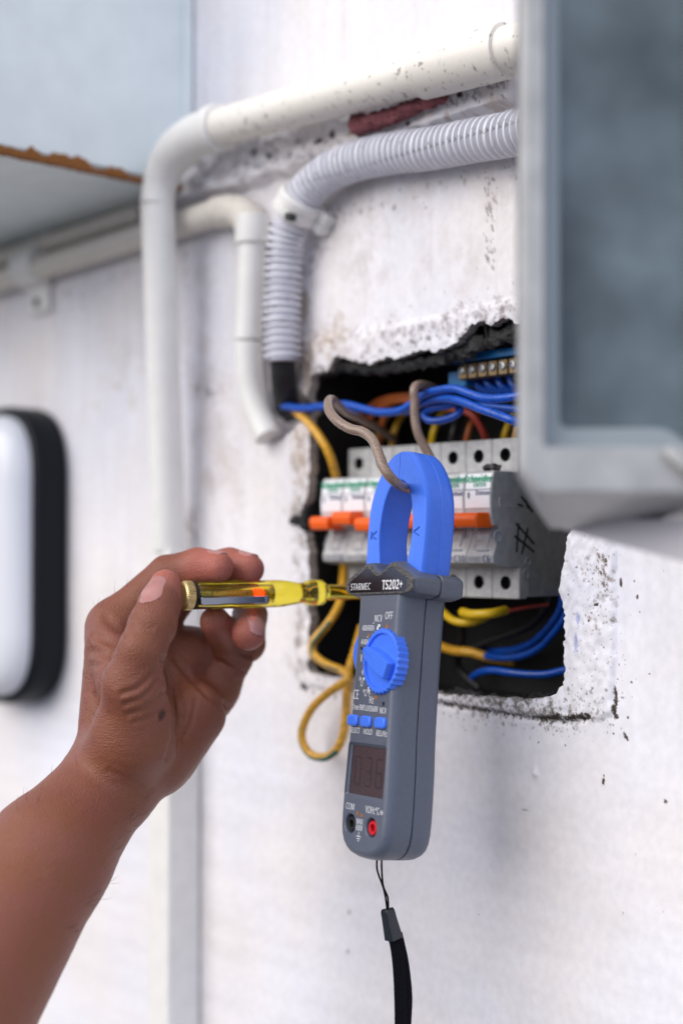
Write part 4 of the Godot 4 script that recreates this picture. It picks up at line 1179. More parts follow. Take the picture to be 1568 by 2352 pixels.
func build_meter() -> void:
	var t := thing("clamp_meter", "grey clamp meter with a blue jaw hanging on a brown cable", "clamp meter", meterT)
	var I := Transform3D()
	# body in two halves with a seam between them
	var half := [0.0, -37.6, 5.0, -37.4, 9.5, -36.6, 13.0, -35.0, 15.8, -32.6, 17.6, -29.4, 18.5, -25.5, 18.8, -20.0, 18.8, -10.0, 18.5, 0.0, 18.0, 8.0, 17.5, 16.0, 17.2, 30.0, 17.1, 50.0, 17.2, 70.0, 17.6, 76.0, 17.6, 82.0, 0.0, 82.0]
	var body := sym(half)
	var screen := B.round_poly(mm([-16.2, -12.4, 14.6, -12.4, 15.0, 11.8, -15.6, 11.8]), 0.0022, 4)
	var jacks := [B.circle(Vector2(-0.0096, -0.0236), 0.0046, 26), B.circle(Vector2(0.0071, -0.0236), 0.0046, 26)]
	var led := B.circle(Vector2(0.0098, 0.0291), 0.0011, 14)
	var b := B.new()
	b.slab(body, prof([[0.35, -13.3], [0.0, -13.0], [0.0, -5.0], [0.35, -3.0], [1.2, -1.2], [2.4, -0.25], [3.4, 0.0]]), I, false, true, [screen, jacks[0], jacks[1], led])
	b.pit(screen, prof([[0, 0], [0.35, -0.2], [1.6, -1.5], [1.6, -1.9]]), I, false)
	for j in jacks: b.pit(j, prof([[0, 0], [0.5, -0.5], [1.0, -5.0]]), I, true)
	b.pit(led, prof([[0, 0], [0.1, -1.2]]), I, true)
	part("front_shell", b.mesh(34.0), M.meter_grey, t)
	b = B.new()
	b.slab(body, prof([[4.2, -25.2], [2.4, -24.9], [1.0, -23.8], [0.3, -22.0], [0.0, -19.5], [0.0, -14.0], [0.35, -13.7]]), I, true, false)
	part("back_shell", b.mesh(34.0), M.meter_grey, t)
	b = B.new()
	b.slab(body, prof([[0.7, -14.0], [0.7, -13.0]]), I)
	part("seam", b.mesh(), M.black_gap, t)
	# head with its guard
	var head := B.round_poly(mm([-21.0, 75.6, 21.0, 75.6, 26.5, 77.2, 27.6, 79.0, 27.6, 83.6, 21.5, 86.8, 10.6, 91.6, 8.0, 91.2, 4.0, 88.2, 0.0, 87.0, -4.0, 88.2, -8.0, 91.2, -10.6, 91.6, -21.5, 86.8, -27.6, 83.6, -27.6, 79.0, -26.5, 77.2]), 0.0014, 3)
	b = B.new()
	b.slab(head, prof([[0.4, -13.4], [0, -13.1], [0, -3.0], [0.5, -0.9], [1.3, 0.4], [2.0, 0.7]]), I, false, true)
	var hd := part("head_front", b.mesh(34.0), M.meter_grey, t)
	var rear := B.round_poly(mm([-21.0, 75.2, 21.0, 75.2, 26.5, 76.2, 27.6, 78.0, 27.6, 84.0, 25.5, 86.2, -25.5, 86.2, -27.6, 84.0, -27.6, 78.0, -26.5, 76.2]), 0.0018, 4)
	b = B.new()
	b.slab(rear, prof([[2.6, -26.4], [1.0, -25.8], [0.2, -24.2], [0, -22.0], [0, -14.2], [0.4, -13.8]]), I)
	part("head_back", b.mesh(34.0), M.meter_grey, t)
	b = B.new()
	b.slab(rear, prof([[0.8, -14.1], [0.8, -13.0]]), I)
	part("seam", b.mesh(), M.black_gap, t)
	# worn rubbed rim round the name panel
	var rimo := B.inset(head, 0.0008)
	var panel := B.round_poly(mm([-22.6, 77.4, 20.8, 77.4, 22.6, 79.0, 22.4, 83.2, 10.0, 88.6, 8.0, 88.2, 3.6, 85.6, 0.0, 84.6, -3.6, 85.6, -8.0, 88.2, -10.0, 88.6, -22.6, 83.0, -24.0, 81.6, -24.0, 78.6]), 0.0008, 2)
	b = B.new()
	b.slab(rimo, prof([[0.0, 0.2], [0.35, 0.85], [0.9, 1.0]]), I, false, true, [panel])
	b.pit(panel, prof([[0, 1.0], [0.25, 0.75]]), I, false)
	var wr := part("worn_rim", b.mesh(40.0), M.meter_worn, t)
	wr.set_meta("label", "rubbed and blackened rim round the name panel")
	b = B.new()
	b.slab(panel, prof([[0.05, 0.1], [0.05, 0.8]]), I)
	part("name_panel", b.mesh(), M.meter_panel, t)
	text("brand_lettering", "STARMEC", 0.0029, Vector3(-0.0142, 0.0802, 0.00085), Basis(), M.print_white, t, 0.98)
	text("model_lettering", "TS202+", 0.0043, Vector3(0.0112, 0.0806, 0.00085), Basis(), M.print_white, t, 0.84, sans_bold)
	# jaw: two half rings that meet at the top
	var oh := jaw_outline([Vector2(21.8, 82), Vector2(22.8, 91), Vector2(23.4, 104), Vector2(23.1, 114), Vector2(21.8, 121), Vector2(19.4, 127), Vector2(15.8, 132.6), Vector2(11.5, 137.4), Vector2(6.3, 140.9), Vector2(0, 142)], 38)
	var ih := jaw_outline([Vector2(9.6, 82), Vector2(10.9, 92), Vector2(12.4, 100), Vector2(12.8, 106), Vector2(12.2, 112), Vector2(10.7, 118.4), Vector2(8.0, 123.8), Vector2(4.6, 127.2), Vector2(0, 128.6)], 38)
	var po := prof([[2.4, -22.2], [0.9, -21.6], [0.15, -20.2], [0, -18.6], [0, -14.5], [0.2, -14.35], [0.2, -14.15], [0, -14.0], [0, -8.6], [0.25, -7.3], [0.9, -6.4], [2.0, -6.0]])
	var pi := prof([[-1.6, -22.2], [-0.5, -21.8], [0, -20.8], [0, -14.0], [0.0, -7.0], [-0.35, -6.3], [-1.0, -6.0]])
	for side in [1.0, -1.0]:
		b = B.new()
		var n := oh.size()
		var mk := func(src: PackedVector2Array, pr: Array, out_sign: float) -> Array:
			var rows := []
			for q in pr:
				var row := PackedVector3Array()
				for i in n:
					var e := (src[mini(i + 1, n - 1)] - src[maxi(i - 1, 0)]).normalized()
					var nn := Vector2(-e.y, e.x)        # to the inside
					if i == n - 1: nn = Vector2(0, -1)
					if i < 2: nn = Vector2(-1, 0)
					var p: Vector2 = src[i] + nn * q[0] * out_sign
					row.append(Vector3(maxf(p.x, 0.00016) * side, p.y, q[1]))
				rows.append(row)
			return rows
		var ro: Array = mk.call(oh, po, 1.0)
		var ri: Array = mk.call(ih, pi, 1.0)
		var put := func(rows: Array, flip: bool) -> void:
			for k in rows.size() - 1:
				for i in n - 1:
					if flip: b.quad(rows[k][i], rows[k][i + 1], rows[k + 1][i + 1], rows[k + 1][i])
					else: b.quad(rows[k][i], rows[k + 1][i], rows[k + 1][i + 1], rows[k][i + 1])
		put.call(ro, side < 0)
		put.call(ri, side > 0)
		put.call([ro[-1], ri[-1]], side < 0)
		put.call([ri[0], ro[0]], side < 0)
		var end := PackedVector2Array()     # the meeting face at the top
		for row in ro: end.append(Vector2(row[n - 1].z, row[n - 1].y))
		for k in range(ri.size() - 1, -1, -1): end.append(Vector2(ri[k][n - 1].z, ri[k][n - 1].y))
		b.cap(end, 0.00016 * side, side > 0, Transform3D(Basis(Vector3(0, 0, 1), Vector3(0, 1, 0), Vector3(1, 0, 0)), Vector3.ZERO))
		var jw := part("jaw_half", b.mesh(32.0), M.meter_blue, t)
		# moulded centre mark
		b = B.new()
		for e in [[0.0, 1.9], [0.0, -1.9]]:
			b.box(Vector3.ZERO, Vector3(0.0045, 0.0005, 0.0005), Transform3D(Basis(Vector3(0, 0, 1), 0.42 * signf(e[1])), Vector3(side * 0.0168, 0.1045 + e[1] * 0.0005, -0.0059)))
		if side < 0: b.box(Vector3(-0.0189, 0.1045, -0.0059), Vector3(0.0005, 0.0036, 0.0005))
		part("centre_mark", b.mesh(), M.wire_blue, jw, true)
	# jaw trigger on the far side
	b = B.new()
	var tr := B.round_poly(mm([-16.0, 40.0, -16.0, 63.0, -20.5, 60.5, -24.0, 54.0, -24.2, 49.0, -21.0, 42.5]), 0.004, 5)
	b.slab(tr, prof([[1.0, -10.5], [0, -9.5], [0, -4.5], [1.0, -3.6]]), I)
	part("trigger", b.mesh(40.0), M.meter_blue, t)
	# rotary dial
	var dc := Vector2(7.2, 47.4) * 0.001
	var D := Transform3D(Basis(), Vector3(dc.x, dc.y, 0))
	var teeth := PackedVector2Array()
	for i in 128:
		var a := TAU * i / 128.0
		teeth.append(Vector2.from_angle(a) * (0.0141 + 0.00042 * sin(a * 32.0)))
	b = B.new()
	var well := B.circle(Vector2.ZERO, 0.0122, 48)
	b.slab(teeth, prof([[0, -3.6], [0.0, 1.0], [0.3, 1.5], [0.6, 1.7]]), D, true, true, [well])
	b.pit(well, prof([[0, 1.7], [0.3, 1.1], [0.4, 0.6]]), D)
	part("dial", b.mesh(32.0), M.meter_blue, t)
	b = B.new()
	var pd := Vector2(-12.6, 6.0).normalized()
	var PT := Transform3D(Basis(Vector3(pd.x, pd.y, 0), Vector3(-pd.y, pd.x, 0), Vector3(0, 0, 1)), Vector3(dc.x, dc.y, 0))
	var ridge := B.round_poly(mm([14.0, 0.0, 7.0, 3.6, -3.0, 4.6, -10.6, 4.2, -10.6, -4.2, -3.0, -4.6, 7.0, -3.6]), 0.0012, 3)
	b.slab(ridge, prof([[0, 0.3], [0.15, 2.2], [0.5, 4.3], [0.8, 4.7]]), PT)
	part("pointer", b.mesh(30.0), M.meter_blue, t)
	b = B.new()
	b.box(Vector3(0.0118, 0, 0.0036), Vector3(0.0018, 0.0012, 0.0030), PT, 0.0003)
	part("pointer_mark", b.mesh(), M.black_rubber, t)
	# buttons
	for x in [-12.6, -1.9, 9.4]:
		var q := B.round_poly(mm([x - 4.2, 21.0 - 2.5, x + 4.2, 21.0 - 2.5, x + 4.2, 21.0 + 2.5, x - 4.2, 21.0 + 2.5]), 0.002, 5)
		b = B.new()
		b.slab(q, prof([[0, -0.4], [0, 0.7], [0.3, 1.2], [0.9, 1.5]]), I)
		part("push_button", b.mesh(40.0), M.meter_blue, t)
	# display
	b = B.new()
	b.slab(B.inset(screen, 0.0012), prof([[0, -2.4], [0, -1.7]]), I)
	var scr := part("display", b.mesh(), M.lcd, t)
	b = B.new()
	b.slab(B.inset(screen, 0.0012), prof([[0, -1.5], [0, -1.35]]), I)
	var gp := mat("display_glass", Color(0.02, 0.02, 0.02), 0.08)
	gp.transparency = BaseMaterial3D.TRANSPARENCY_ALPHA
	gp.albedo_color.a = 0.12
	part("display_glass", b.mesh(), gp, t)
	var seg := {"0": "abcdef", "3": "abcdg", "6": "acdefg"}
	var x := -9.0
	for ch in ["0", "3", "6"]:
		b = B.new()
		for s in seg[ch]:
			var w := 4.4; var h := 6.0
			var q: Array = {"a": [0, h, w, 1.1], "g": [0, 0, w, 1.1], "d": [0, -h, w, 1.1], "b": [w / 2, h / 2, 1.1, h], "c": [w / 2, -h / 2, 1.1, h], "e": [-w / 2, -h / 2, 1.1, h], "f": [-w / 2, h / 2, 1.1, h]}[s]
			b.box(Vector3(x + q[0], -0.6 + q[1], -1.68) * 0.001, Vector3(q[2] - 0.2, q[3] - 0.2, 0.04) * 0.001)
		part("digit", b.mesh(), M.lcd_ink, scr, true)
		x += 8.4
	# jack sockets
	for j in 2:
		var c := Vector3([-0.0096, 0.0071][j], -0.0236, 0)
		var JT := Transform3D(Basis(Vector3(0, 0, 1), Vector3(1, 0, 0), Vector3(0, 1, 0)), c)
		b = B.new()
		b.lathe([[-0.005, 0.0031], [-0.0011, 0.0031], [-0.0007, 0.0028], [-0.0007, 0.0018], [-0.0011, 0.0015], [-0.0046, 0.0014]], 22, JT, false)
		part("jack_socket", b.mesh(35.0), [M.black_rubber, M.jack_red][j], t)
	# printed legends
	var z := 0.00004
	var say := func(s: String, x2: float, y2: float, size: float, wide := 0.85, m2: Material = M.print_white) -> void:
		text("legend", s, size * 0.00094, Vector3(x2 * 0.001, y2 * 0.001, z), Basis(), m2, t, wide)
	say.call("OFF", 9.2, 67.2, 3.3)
	say.call("NCV", 1.0, 66.0, 3.1, 0.8)
	say.call("400/600A", -6.6, 61.8, 2.5, 0.7)
	say.call("~", -2.6, 64.0, 2.0, 0.9)
	say.call("4/40A", -8.6, 55.6, 2.4, 0.7)
	say.call("~", -6.6, 57.8, 2.0, 0.9)
	say.call("V", -10.3, 48.4, 3.4, 0.7)
	say.call("~", -7.8, 49.5, 2.6, 0.9)
	say.call("=", -7.8, 47.5, 2.6, 0.9)
	say.call("Ω", -8.4, 37.3, 2.6, 0.85)
	say.call("°C/°F", -4.0, 33.2, 3.0, 0.66)
	say.call("Hz", 0.4, 30.4, 3.2, 0.8)
	say.call("True RMS", -9.4, 26.8, 2.5, 0.74)
	say.call("CATIII600V", 1.0, 26.6, 2.4, 0.62)
	say.call("NCV", 9.9, 26.2, 2.6, 0.8)
	say.call("SELECT", -11.2, 16.6, 2.4, 0.8)
	say.call("HOLD", -0.7, 16.6, 2.4, 0.85)
	say.call("REL/Hz", 10.2, 16.5, 2.5, 0.85)
	say.call("COM", -10.3, -16.4, 2.9, 0.85)
	say.call("VΩHz°C", 7.4, -16.2, 3.0, 0.8)
	
	say.call("MAX", -1.9, -22.0, 1.9, 0.8)
	say.call("600V", -1.9, -24.7, 1.9, 0.75)
	say.call("CE", -12.4, 32.2, 4.2, 0.75)
	# symbols: earth, capacitor, buzzer, diode, dots, orange warning marks
	var sym_box := func(parts: Array, m3: Material) -> void:
		var sb := B.new()
		for q in parts: sb.box(Vector3(q[0], q[1], z * 1000.0) * 0.001, Vector3(q[2], q[3], 0.1) * 0.001, Transform3D())
		part("symbol", sb.mesh(), m3, t)
	sym_box.call([[-1.9, -27.3, 0.35, 1.8], [-1.9, -28.2, 3.4, 0.4], [-1.9, -29.2, 2.2, 0.4], [-1.9, -30.1, 1.0, 0.4]], M.print_white)
	sym_box.call([[13.6, -16.4, 0.9, 0.3], [14.1, -16.4, 0.3, 2.0], [15.0, -16.4, 0.3, 2.0], [15.5, -16.4, 0.9, 0.3]], M.print_white)
	sym_box.call([[-8.3, 43.2, 0.3, 0.9], [-8.3, 42.7, 1.8, 0.3], [-8.3, 42.0, 1.8, 0.3], [-8.3, 41.4, 0.3, 0.9]], M.print_white)
	sym_box.call([[-10.4, 39.4, 0.25, 2.0], [-9.8, 39.4, 0.25, 1.4], [-9.2, 39.4, 0.25, 0.8], [-7.6, 39.4, 1.4, 0.3], [-7.3, 39.4, 0.7, 1.2], [-6.8, 39.4, 0.3, 1.6]], M.print_white)
	sym_box.call([[-5.9, 47.9, 0.9, 1.0], [2.0, 62.9, 1.8, 1.2], [1.0, 61.8, 1.4, 1.4], [-2.8, 35.4, 0.9, 1.3], [-2.0, 34.2, 0.8, 1.2]], M.print_white)
	sym_box.call([[8.2, 63.2, 1.0, 0.9], [8.2, 62.4, 2.0, 0.9], [8.2, 61.7, 2.8, 0.7]], M.print_orange)
	sym_box.call([[-5.8, 58.8, 1.2, 1.4], [-7.6, 52.0, 1.0, 0.8], [-8.4, 44.8, 1.1, 1.0], [3.4, 31.6, 2.4, 1.2], [-4.0, -18.6, 1.6, 1.6], [-0.6, -19.2, 1.8, 1.4]], M.print_orange)
	# wrist strap, tied to the lower end
	var s := thing("wrist_strap", "black woven wrist strap dangling from the meter's lower end", "strap", Transform3D(), P(893, 2120, 0.62))
	b = B.new()
	for q in [[[868, 1950, 0.626], [865, 1985, 0.624], [868, 2006, 0.622], [879, 2036, 0.621], [885, 2062, 0.6205], [889, 2092, 0.62]], [[877, 1950, 0.630], [876, 1985, 0.626], [877, 2010, 0.623], [880, 2036, 0.6195], [890, 2062, 0.6195], [891, 2092, 0.62]]]:
		var cord := B.new()
		cord.tube(B.path(q.map(func(e): return P(e[0], e[1], e[2])), 8), 0.00043, 10)
		part("cord", cord.mesh(60.0), M.strap, s)
	var c0 := P(888, 2084, 0.62); var c1 := P(904, 2156, 0.62)
	var ay := (c0 - c1).normalized()
	var ax := Vector3(0.62, 0, 0.78); ax = (ax - ay * ax.dot(ay)).normalized()
	var lock := B.round_poly(mm([-2.9, -3.1, 2.9, -3.1, 2.9, 3.1, -2.9, 3.1]), 0.0006, 3)
	b = B.new()
	b.slab(lock, prof([[0, 0.0], [0.15, 2.0], [1.0, 12.2], [1.5, 13.2], [2.0, 13.5]]), Transform3D(Basis(ax, ay.cross(ax), ay), c1))
	part("cord_lock", b.mesh(35.0), M.lock_black, s)
	for q in [[[[902, 2145], [910, 2175], [916, 2230], [919, 2300], [920, 2380], [920, 2460]], 0.0, 0.0031], [[[912, 2145], [919, 2175], [928, 2220], [935, 2290], [933, 2350], [930, 2460]], 0.0035, 0.0026]]:
		var band2 := B.new()
		var pts := B.path(q[0].map(func(e): return P(e[0], e[1], 0.62 + q[1])), 8)
		band2.tube(pts, q[2], 16, true, 0.24, Vector3(0.88, 0, -0.48))
		part("webbing", band2.mesh(60.0), M.strap, s)
	# brown cable through the jaw
	var bc := thing("brown_cable", "shiny brown cable looping forward out of the box and through the blue jaw", "cable", Transform3D(), P(950, 900, 0.70))
	b = B.new()
	var cp := [[905, 1010, 0.79], [868, 985, 0.765], [828, 962, 0.735], [795, 948, 0.705], [775, 930, 0.682], [762, 918, 0.668], [754, 924, 0.655], [757, 945, 0.645], [776, 968, 0.637], [805, 985, 0.632], [832, 992, 0.628], [855, 1010, 0.623], [868, 1040, 0.618], [879, 1070, 0.614], [897, 1097, 0.613], [918, 1115, 0.620], [940, 1122, 0.638], [965, 1112, 0.662], [986, 1085, 0.682], [988, 1055, 0.688], [972, 1022, 0.689], [958, 990, 0.689], [952, 955, 0.690], [952, 920, 0.690], [950, 898, 0.690], [956, 886, 0.693], [970, 884, 0.700], [992, 890, 0.715], [1030, 910, 0.74]]
	b.tube(B.path(cp.map(func(e): return P(e[0], e[1], e[2])), 7), 0.00225, 16)
	part("insulation", b.mesh(60.0), M.wire_brown, bc)

# ---------------------------------------------------------------- tester
func build_tester() -> void:
	var a := P(418, 1368, 0.652); var e := P(930, 1357, 0.716)
	var x := (e - a).normalized()
	var y := (Vector3.UP - x * x.y).normalized()
	var T := Transform3D(Basis(x, y, x.cross(y)), a)
	var px := func(p: float) -> float:      # distance along the axis that shows at pixel p
		var lo := 0.0; var hi := 0.2
		for i in 40:
			var m := (lo + hi) * 0.5
			var q: Vector3 = a + x * m - EYE
			if CX + FL * q.x / q.dot(cam_f) < p: lo = m
			else: hi = m
		return lo
	var t := thing("voltage_tester", "see-through yellow voltage tester screwdriver, its lamp glowing orange", "voltage tester", T)
	var I := Transform3D()
	var c1: float = px.call(442)
	var b := B.new()       # knurled brass cap
	var kn := PackedVector2Array()
	for i in 120:
		var an := TAU * i / 120.0
		kn.append(Vector2.from_angle(an) * (0.00675 + (0.00014 if i % 3 == 0 else -0.00014)))
	b.slab(kn, [[0.0012, 0.0], [0.0003, 0.0006], [0.0, 0.0014], [0.0, c1 - 0.0010], [0.0006, c1 - 0.0002]], Transform3D(Basis(Vector3(0, 1, 0), Vector3(0, 0, 1), Vector3(1, 0, 0)), Vector3.ZERO))
	part("end_cap", b.mesh(30.0), M.brass, t)
	b = B.new()
	b.lathe([[c1 - 0.0002, 0.0058], [c1 + 0.0001, 0.0066], [c1 + 0.0009, 0.0066], [c1 + 0.0012, 0.0058]], 30, I)
	part("gasket", b.mesh(), M.black_rubber, t)
	# solid yellow handle with an empty bore for the works
	var s0 := c1 + 0.0013
	var s1: float = px.call(637); var s2: float = px.call(660); var s3: float = px.call(686); var s4: float = px.call(699); var s5: float = px.call(708); var s6: float = px.call(737); var s7: float = px.call(746); var s8: float = px.call(872)
	var bore: float = px.call(622)
	b = B.new()
	var pr := [[s0, 0.0035], [s0, 0.0063], [s0 + 0.0006, 0.0066], [s1, 0.0066], [lerpf(s1, s2, 0.5), 0.0064], [s2, 0.0060], [s3, 0.0050], [lerpf(s3, s4, 0.5), 0.0049], [s4, 0.0054], [s5, 0.0062], [s6, 0.0062], [s7, 0.0044], [s7 + 0.001, 0.0038], [s8, 0.0036], [s8 + 0.0005, 0.0032], [s8 + 0.0005, 0.0]]
	b.lathe(pr, 48, I, false)
	b.lathe([[bore, 0.0], [bore, 0.0033], [bore - 0.0006, 0.0035], [s0, 0.0035]], 32, I, false)
	part("handle", b.mesh(32.0), M.yellow_plastic, t)
	# works inside the bore
	b = B.new()
	var coil := []
	var q0 := s0 + 0.0006; var q1: float = px.call(480)
	for i in 97:
		var an := TAU * i / 12.0
		coil.append(Vector3(lerpf(q0, q1, i / 96.0), cos(an) * 0.0024, sin(an) * 0.0024))
	b.tube(PackedVector3Array(coil), 0.00034, 7)
	part("spring", b.mesh(60.0), M.chrome, t)
	b = B.new()
	b.lathe([[q1, 0.0012], [q1 + 0.0004, 0.0026], [px.call(515), 0.0026], [px.call(516), 0.0012]], 20, I)
	part("contact", b.mesh(), M.brass, t)
	b = B.new()
	b.lathe([[px.call(517), 0.0018], [px.call(519), 0.0022], [px.call(576), 0.0022], [px.call(578), 0.0018]], 20, I)
	part("resistor", b.mesh(), M.wire_yellow, t)
	b = B.new()
	b.lathe([[px.call(580), 0.0010], [px.call(581), 0.0026], [px.call(597), 0.0026], [px.call(599), 0.0010]], 20, I)
	part("neon_lamp", b.mesh(), M.neon, t)
	b = B.new()
	b.lathe([[px.call(600), 0.0012], [px.call(603), 0.0020], [px.call(612), 0.0020], [px.call(614), 0.0008]], 16, I)
	part("contact", b.mesh(), M.brass, t)
	b = B.new()
	b.lathe([[px.call(870), 0.0022], [px.call(918), 0.0022], [px.call(926), 0.0012]], 16, I)
	part("blade", b.mesh(), M.chrome, t)
	# pocket clip on the near side
	b = B.new()
	var cy := -0.0024; var cz := 0.0072
	var k0 := c1 + 0.0006; var k1: float = px.call(602)
	var cp := B.round_poly(PackedVector2Array([Vector2(k0, cy - 0.0017), Vector2(k1, cy - 0.0017), Vector2(k1, cy + 0.0017), Vector2(k0, cy + 0.0017)]), 0.0012, 4)
	b.slab(cp, [[0.0003, cz - 0.0004], [0, cz], [0, cz + 0.0002], [0.0003, cz + 0.0005]])
	b.box(Vector3(k0 + 0.0006, cy, cz - 0.0016), Vector3(0.0008, 0.0030, 0.003))
	b.lathe([[k1 - 0.003, 0.0], [k1 - 0.0028, 0.0009], [k1 - 0.0016, 0.0012], [k1 - 0.0006, 0.0008], [k1 - 0.0004, 0.0]], 12, Transform3D(Basis(), Vector3(0, cy, cz + 0.0002)), false)
	part("pocket_clip", b.mesh(35.0), M.chrome, t)

# ---------------------------------------------------------------- hand and forearm: one skin over smoothly joined bones
var ba := PackedVector3Array()
var bd := PackedVector3Array()
var bl := PackedFloat32Array()
var r0s := PackedFloat32Array()
var r1s := PackedFloat32Array()
var first := PackedInt32Array()      # where each group of bones begins; group 0 is arm and palm, then the digits
const KP := 0.0065
const KF := 0.0022
const KJ := 0.0050
func bone(a: Array, c: Array) -> void:
	var p := P(a[0], a[1], a[2] * 0.001); var q := P(c[0], c[1], c[2] * 0.001)
	ba.append(p); bd.append(q - p); bl.append(maxf((q - p).length_squared(), 1e-9)); r0s.append(a[3] * 0.001); r1s.append(c[3] * 0.001)
func chain(a: Array) -> void:
	first.append(ba.size())
	for i in a.size() - 1: bone(a[i], a[i + 1])
func smin(a: float, b: float, k: float) -> float:
	var h := maxf(k - absf(a - b), 0.0) / k
	return minf(a, b) - h * h * k * 0.25
func field(p: Vector3) -> float:
	var palm := 1.0
	var all := 1.0
	for g in first.size():
		var e := first[g + 1] if g + 1 < first.size() else ba.size()
		var d := 1.0
		var k := KP if g == 0 else KF
		for i in range(first[g], e):
			var w := p - ba[i]
			var t := clampf(w.dot(bd[i]) / bl[i], 0.0, 1.0)
			d = smin(d, (w - bd[i] * t).length() - r0s[i] - (r1s[i] - r0s[i]) * t, k)
		if g == 0:
			palm = d
			all = d
		else:
			all = minf(all, smin(palm, d, KJ))
	return all
func grad(p: Vector3) -> Vector3:
	var e := 0.0004
	return Vector3(field(p + Vector3(e, 0, 0)) - field(p - Vector3(e, 0, 0)), field(p + Vector3(0, e, 0)) - field(p - Vector3(0, e, 0)), field(p + Vector3(0, 0, e)) - field(p - Vector3(0, 0, e))).normalized()
func march(o: Vector3, d: Vector3) -> Vector3:
	var t := 0.0
	for i in 60:
		var s := field(o + d * t)
		if s < 0.00003: break
		t += s * 0.8
	return o + d * t
func pxof(p: Vector3) -> Vector2:
	var v := p - EYE
	var d := v.dot(cam_f)
	return Vector2(CX + FL * v.x / d, CY - FL * v.dot(cam_u) / d)

func build_hand() -> void:
	first.append(0)
	bone([-190, 2450, 545, 35], [110, 1972, 600, 26.5])
	bone([110, 1972, 600, 26.5], [256, 1792, 634, 20.5])
	bone([256, 1792, 634, 20.5], [320, 1742, 640, 18.5])
	bone([262, 1760, 640, 17.5], [264, 1442, 664, 13.0])       # metacarpals
	bone([300, 1750, 654, 17.5], [338, 1455, 682, 12.5])
	bone([340, 1745, 657, 16.5], [422, 1500, 688, 12.5])
	bone([372, 1738, 657, 15.5], [488, 1580, 692, 13.0])
	bone([362, 1745, 644, 15.5], [446, 1640, 664, 15.0])       # heel of the little finger side
	bone([310, 1582, 611, 13.0], [298, 1700, 620, 16.5])
	bone([298, 1700, 620, 16.5], [258, 1796, 631, 19.5])       # ball of the thumb
	bone([345, 1645, 618, 9.0], [345, 1712, 626, 10.0])
	bone([254, 1470, 652, 10.0], [286, 1572, 632, 12.5])       # web
	chain([[302, 1568, 609, 12.2], [326, 1494, 606, 10.0], [351, 1434, 610, 10.1], [367, 1388, 622, 9.2], [380, 1344, 633, 7.0]])
	chain([[264, 1442, 664, 12.4], [385, 1322, 668, 9.4], [455, 1301, 664, 8.5], [501, 1303, 660, 7.3]])
	chain([[338, 1450, 682, 11.5], [450, 1316, 684, 9.2], [527, 1300, 677, 8.5], [571, 1307, 671, 7.4]])
	chain([[425, 1500, 688, 11.8], [566, 1478, 696, 9.0], [574, 1412, 686, 8.1], [571, 1456, 664, 7.8]])
	chain([[490, 1580, 692, 11.6], [538, 1512, 688, 8.8], [512, 1452, 676, 7.8], [494, 1428, 668, 7.2]])
	var h := 0.00105
	var bs := 8
	var lo := Vector3(1e9, 1e9, 1e9); var hi := -lo
	for i in ba.size():
		for q in [ba[i], ba[i] + bd[i]]:
			lo = lo.min(q - Vector3.ONE * 0.04); hi = hi.max(q + Vector3.ONE * 0.04)
	lo.y = maxf(lo.y, P(100, 2560, 0.56).y)
	var nb := ((hi - lo) / (h * bs)).ceil()
	var verts := PackedVector3Array()
	var cell := {}
	var blocks := []
	var reach := h * bs * 0.87 + 0.0035
	for bx in int(nb.x):
		for by in int(nb.y):
			for bz in int(nb.z):
				var c := lo + Vector3(bx + 0.5, by + 0.5, bz + 0.5) * h * bs
				if absf(field(c)) > reach: continue
				var val := PackedFloat32Array(); val.resize(729)
				var any_in := false; var any_out := false
				for i in 9:
					for j in 9:
						for k in 9:
							var s := field(lo + Vector3(bx * bs + i, by * bs + j, bz * bs + k) * h)
							val[(i * 9 + j) * 9 + k] = s
							if s < 0.0: any_in = true
							else: any_out = true
				if not (any_in and any_out): continue
				blocks.append([bx * bs, by * bs, bz * bs, val])
				for i in bs:
					for j in bs:
						for k in bs:
							var o := (i * 9 + j) * 9 + k
							var q := [val[o], val[o + 1], val[o + 9], val[o + 10], val[o + 81], val[o + 82], val[o + 90], val[o + 91]]
							var neg := 0
							for s in q: if s < 0.0: neg += 1
							if neg == 0 or neg == 8: continue
							var p := Vector3.ZERO; var n := 0
							for e in EDGES:
								var a: float = q[e[0]]; var b: float = q[e[1]]
								if (a < 0.0) == (b < 0.0): continue
								var t := a / (a - b)
								p += CORNERS[e[0]].lerp(CORNERS[e[1]], t); n += 1
							cell[Vector3i(bx * bs + i, by * bs + j, bz * bs + k)] = verts.size()
							verts.append(lo + (Vector3(bx * bs + i, by * bs + j, bz * bs + k) + p / n) * h)
	var idx := PackedInt32Array()
	for bk in blocks:
		var val: PackedFloat32Array = bk[3]
		for i in bs:
			for j in bs:
				for k in bs:
					var o := (i * 9 + j) * 9 + k
					var a := val[o]
					var g := Vector3i(bk[0] + i, bk[1] + j, bk[2] + k)
					for ax in 3:
						var b := val[o + [81, 9, 1][ax]]
						if (a < 0.0) == (b < 0.0): continue
						var u: Vector3i = [Vector3i(0, 1, 0), Vector3i(0, 0, 1), Vector3i(1, 0, 0)][ax]
						var w: Vector3i = [Vector3i(0, 0, 1), Vector3i(1, 0, 0), Vector3i(0, 1, 0)][ax]
						if not (cell.has(g) and cell.has(g - u) and cell.has(g - w) and cell.has(g - u - w)): continue
						var q := [cell[g - u - w], cell[g - w], cell[g], cell[g - u]]
						if a < 0.0: idx.append_array(PackedInt32Array([q[0], q[2], q[1], q[0], q[3], q[2]]))
						else: idx.append_array(PackedInt32Array([q[0], q[1], q[2], q[0], q[2], q[3]]))
	print("hand ", verts.size(), " ", idx.size() / 3)
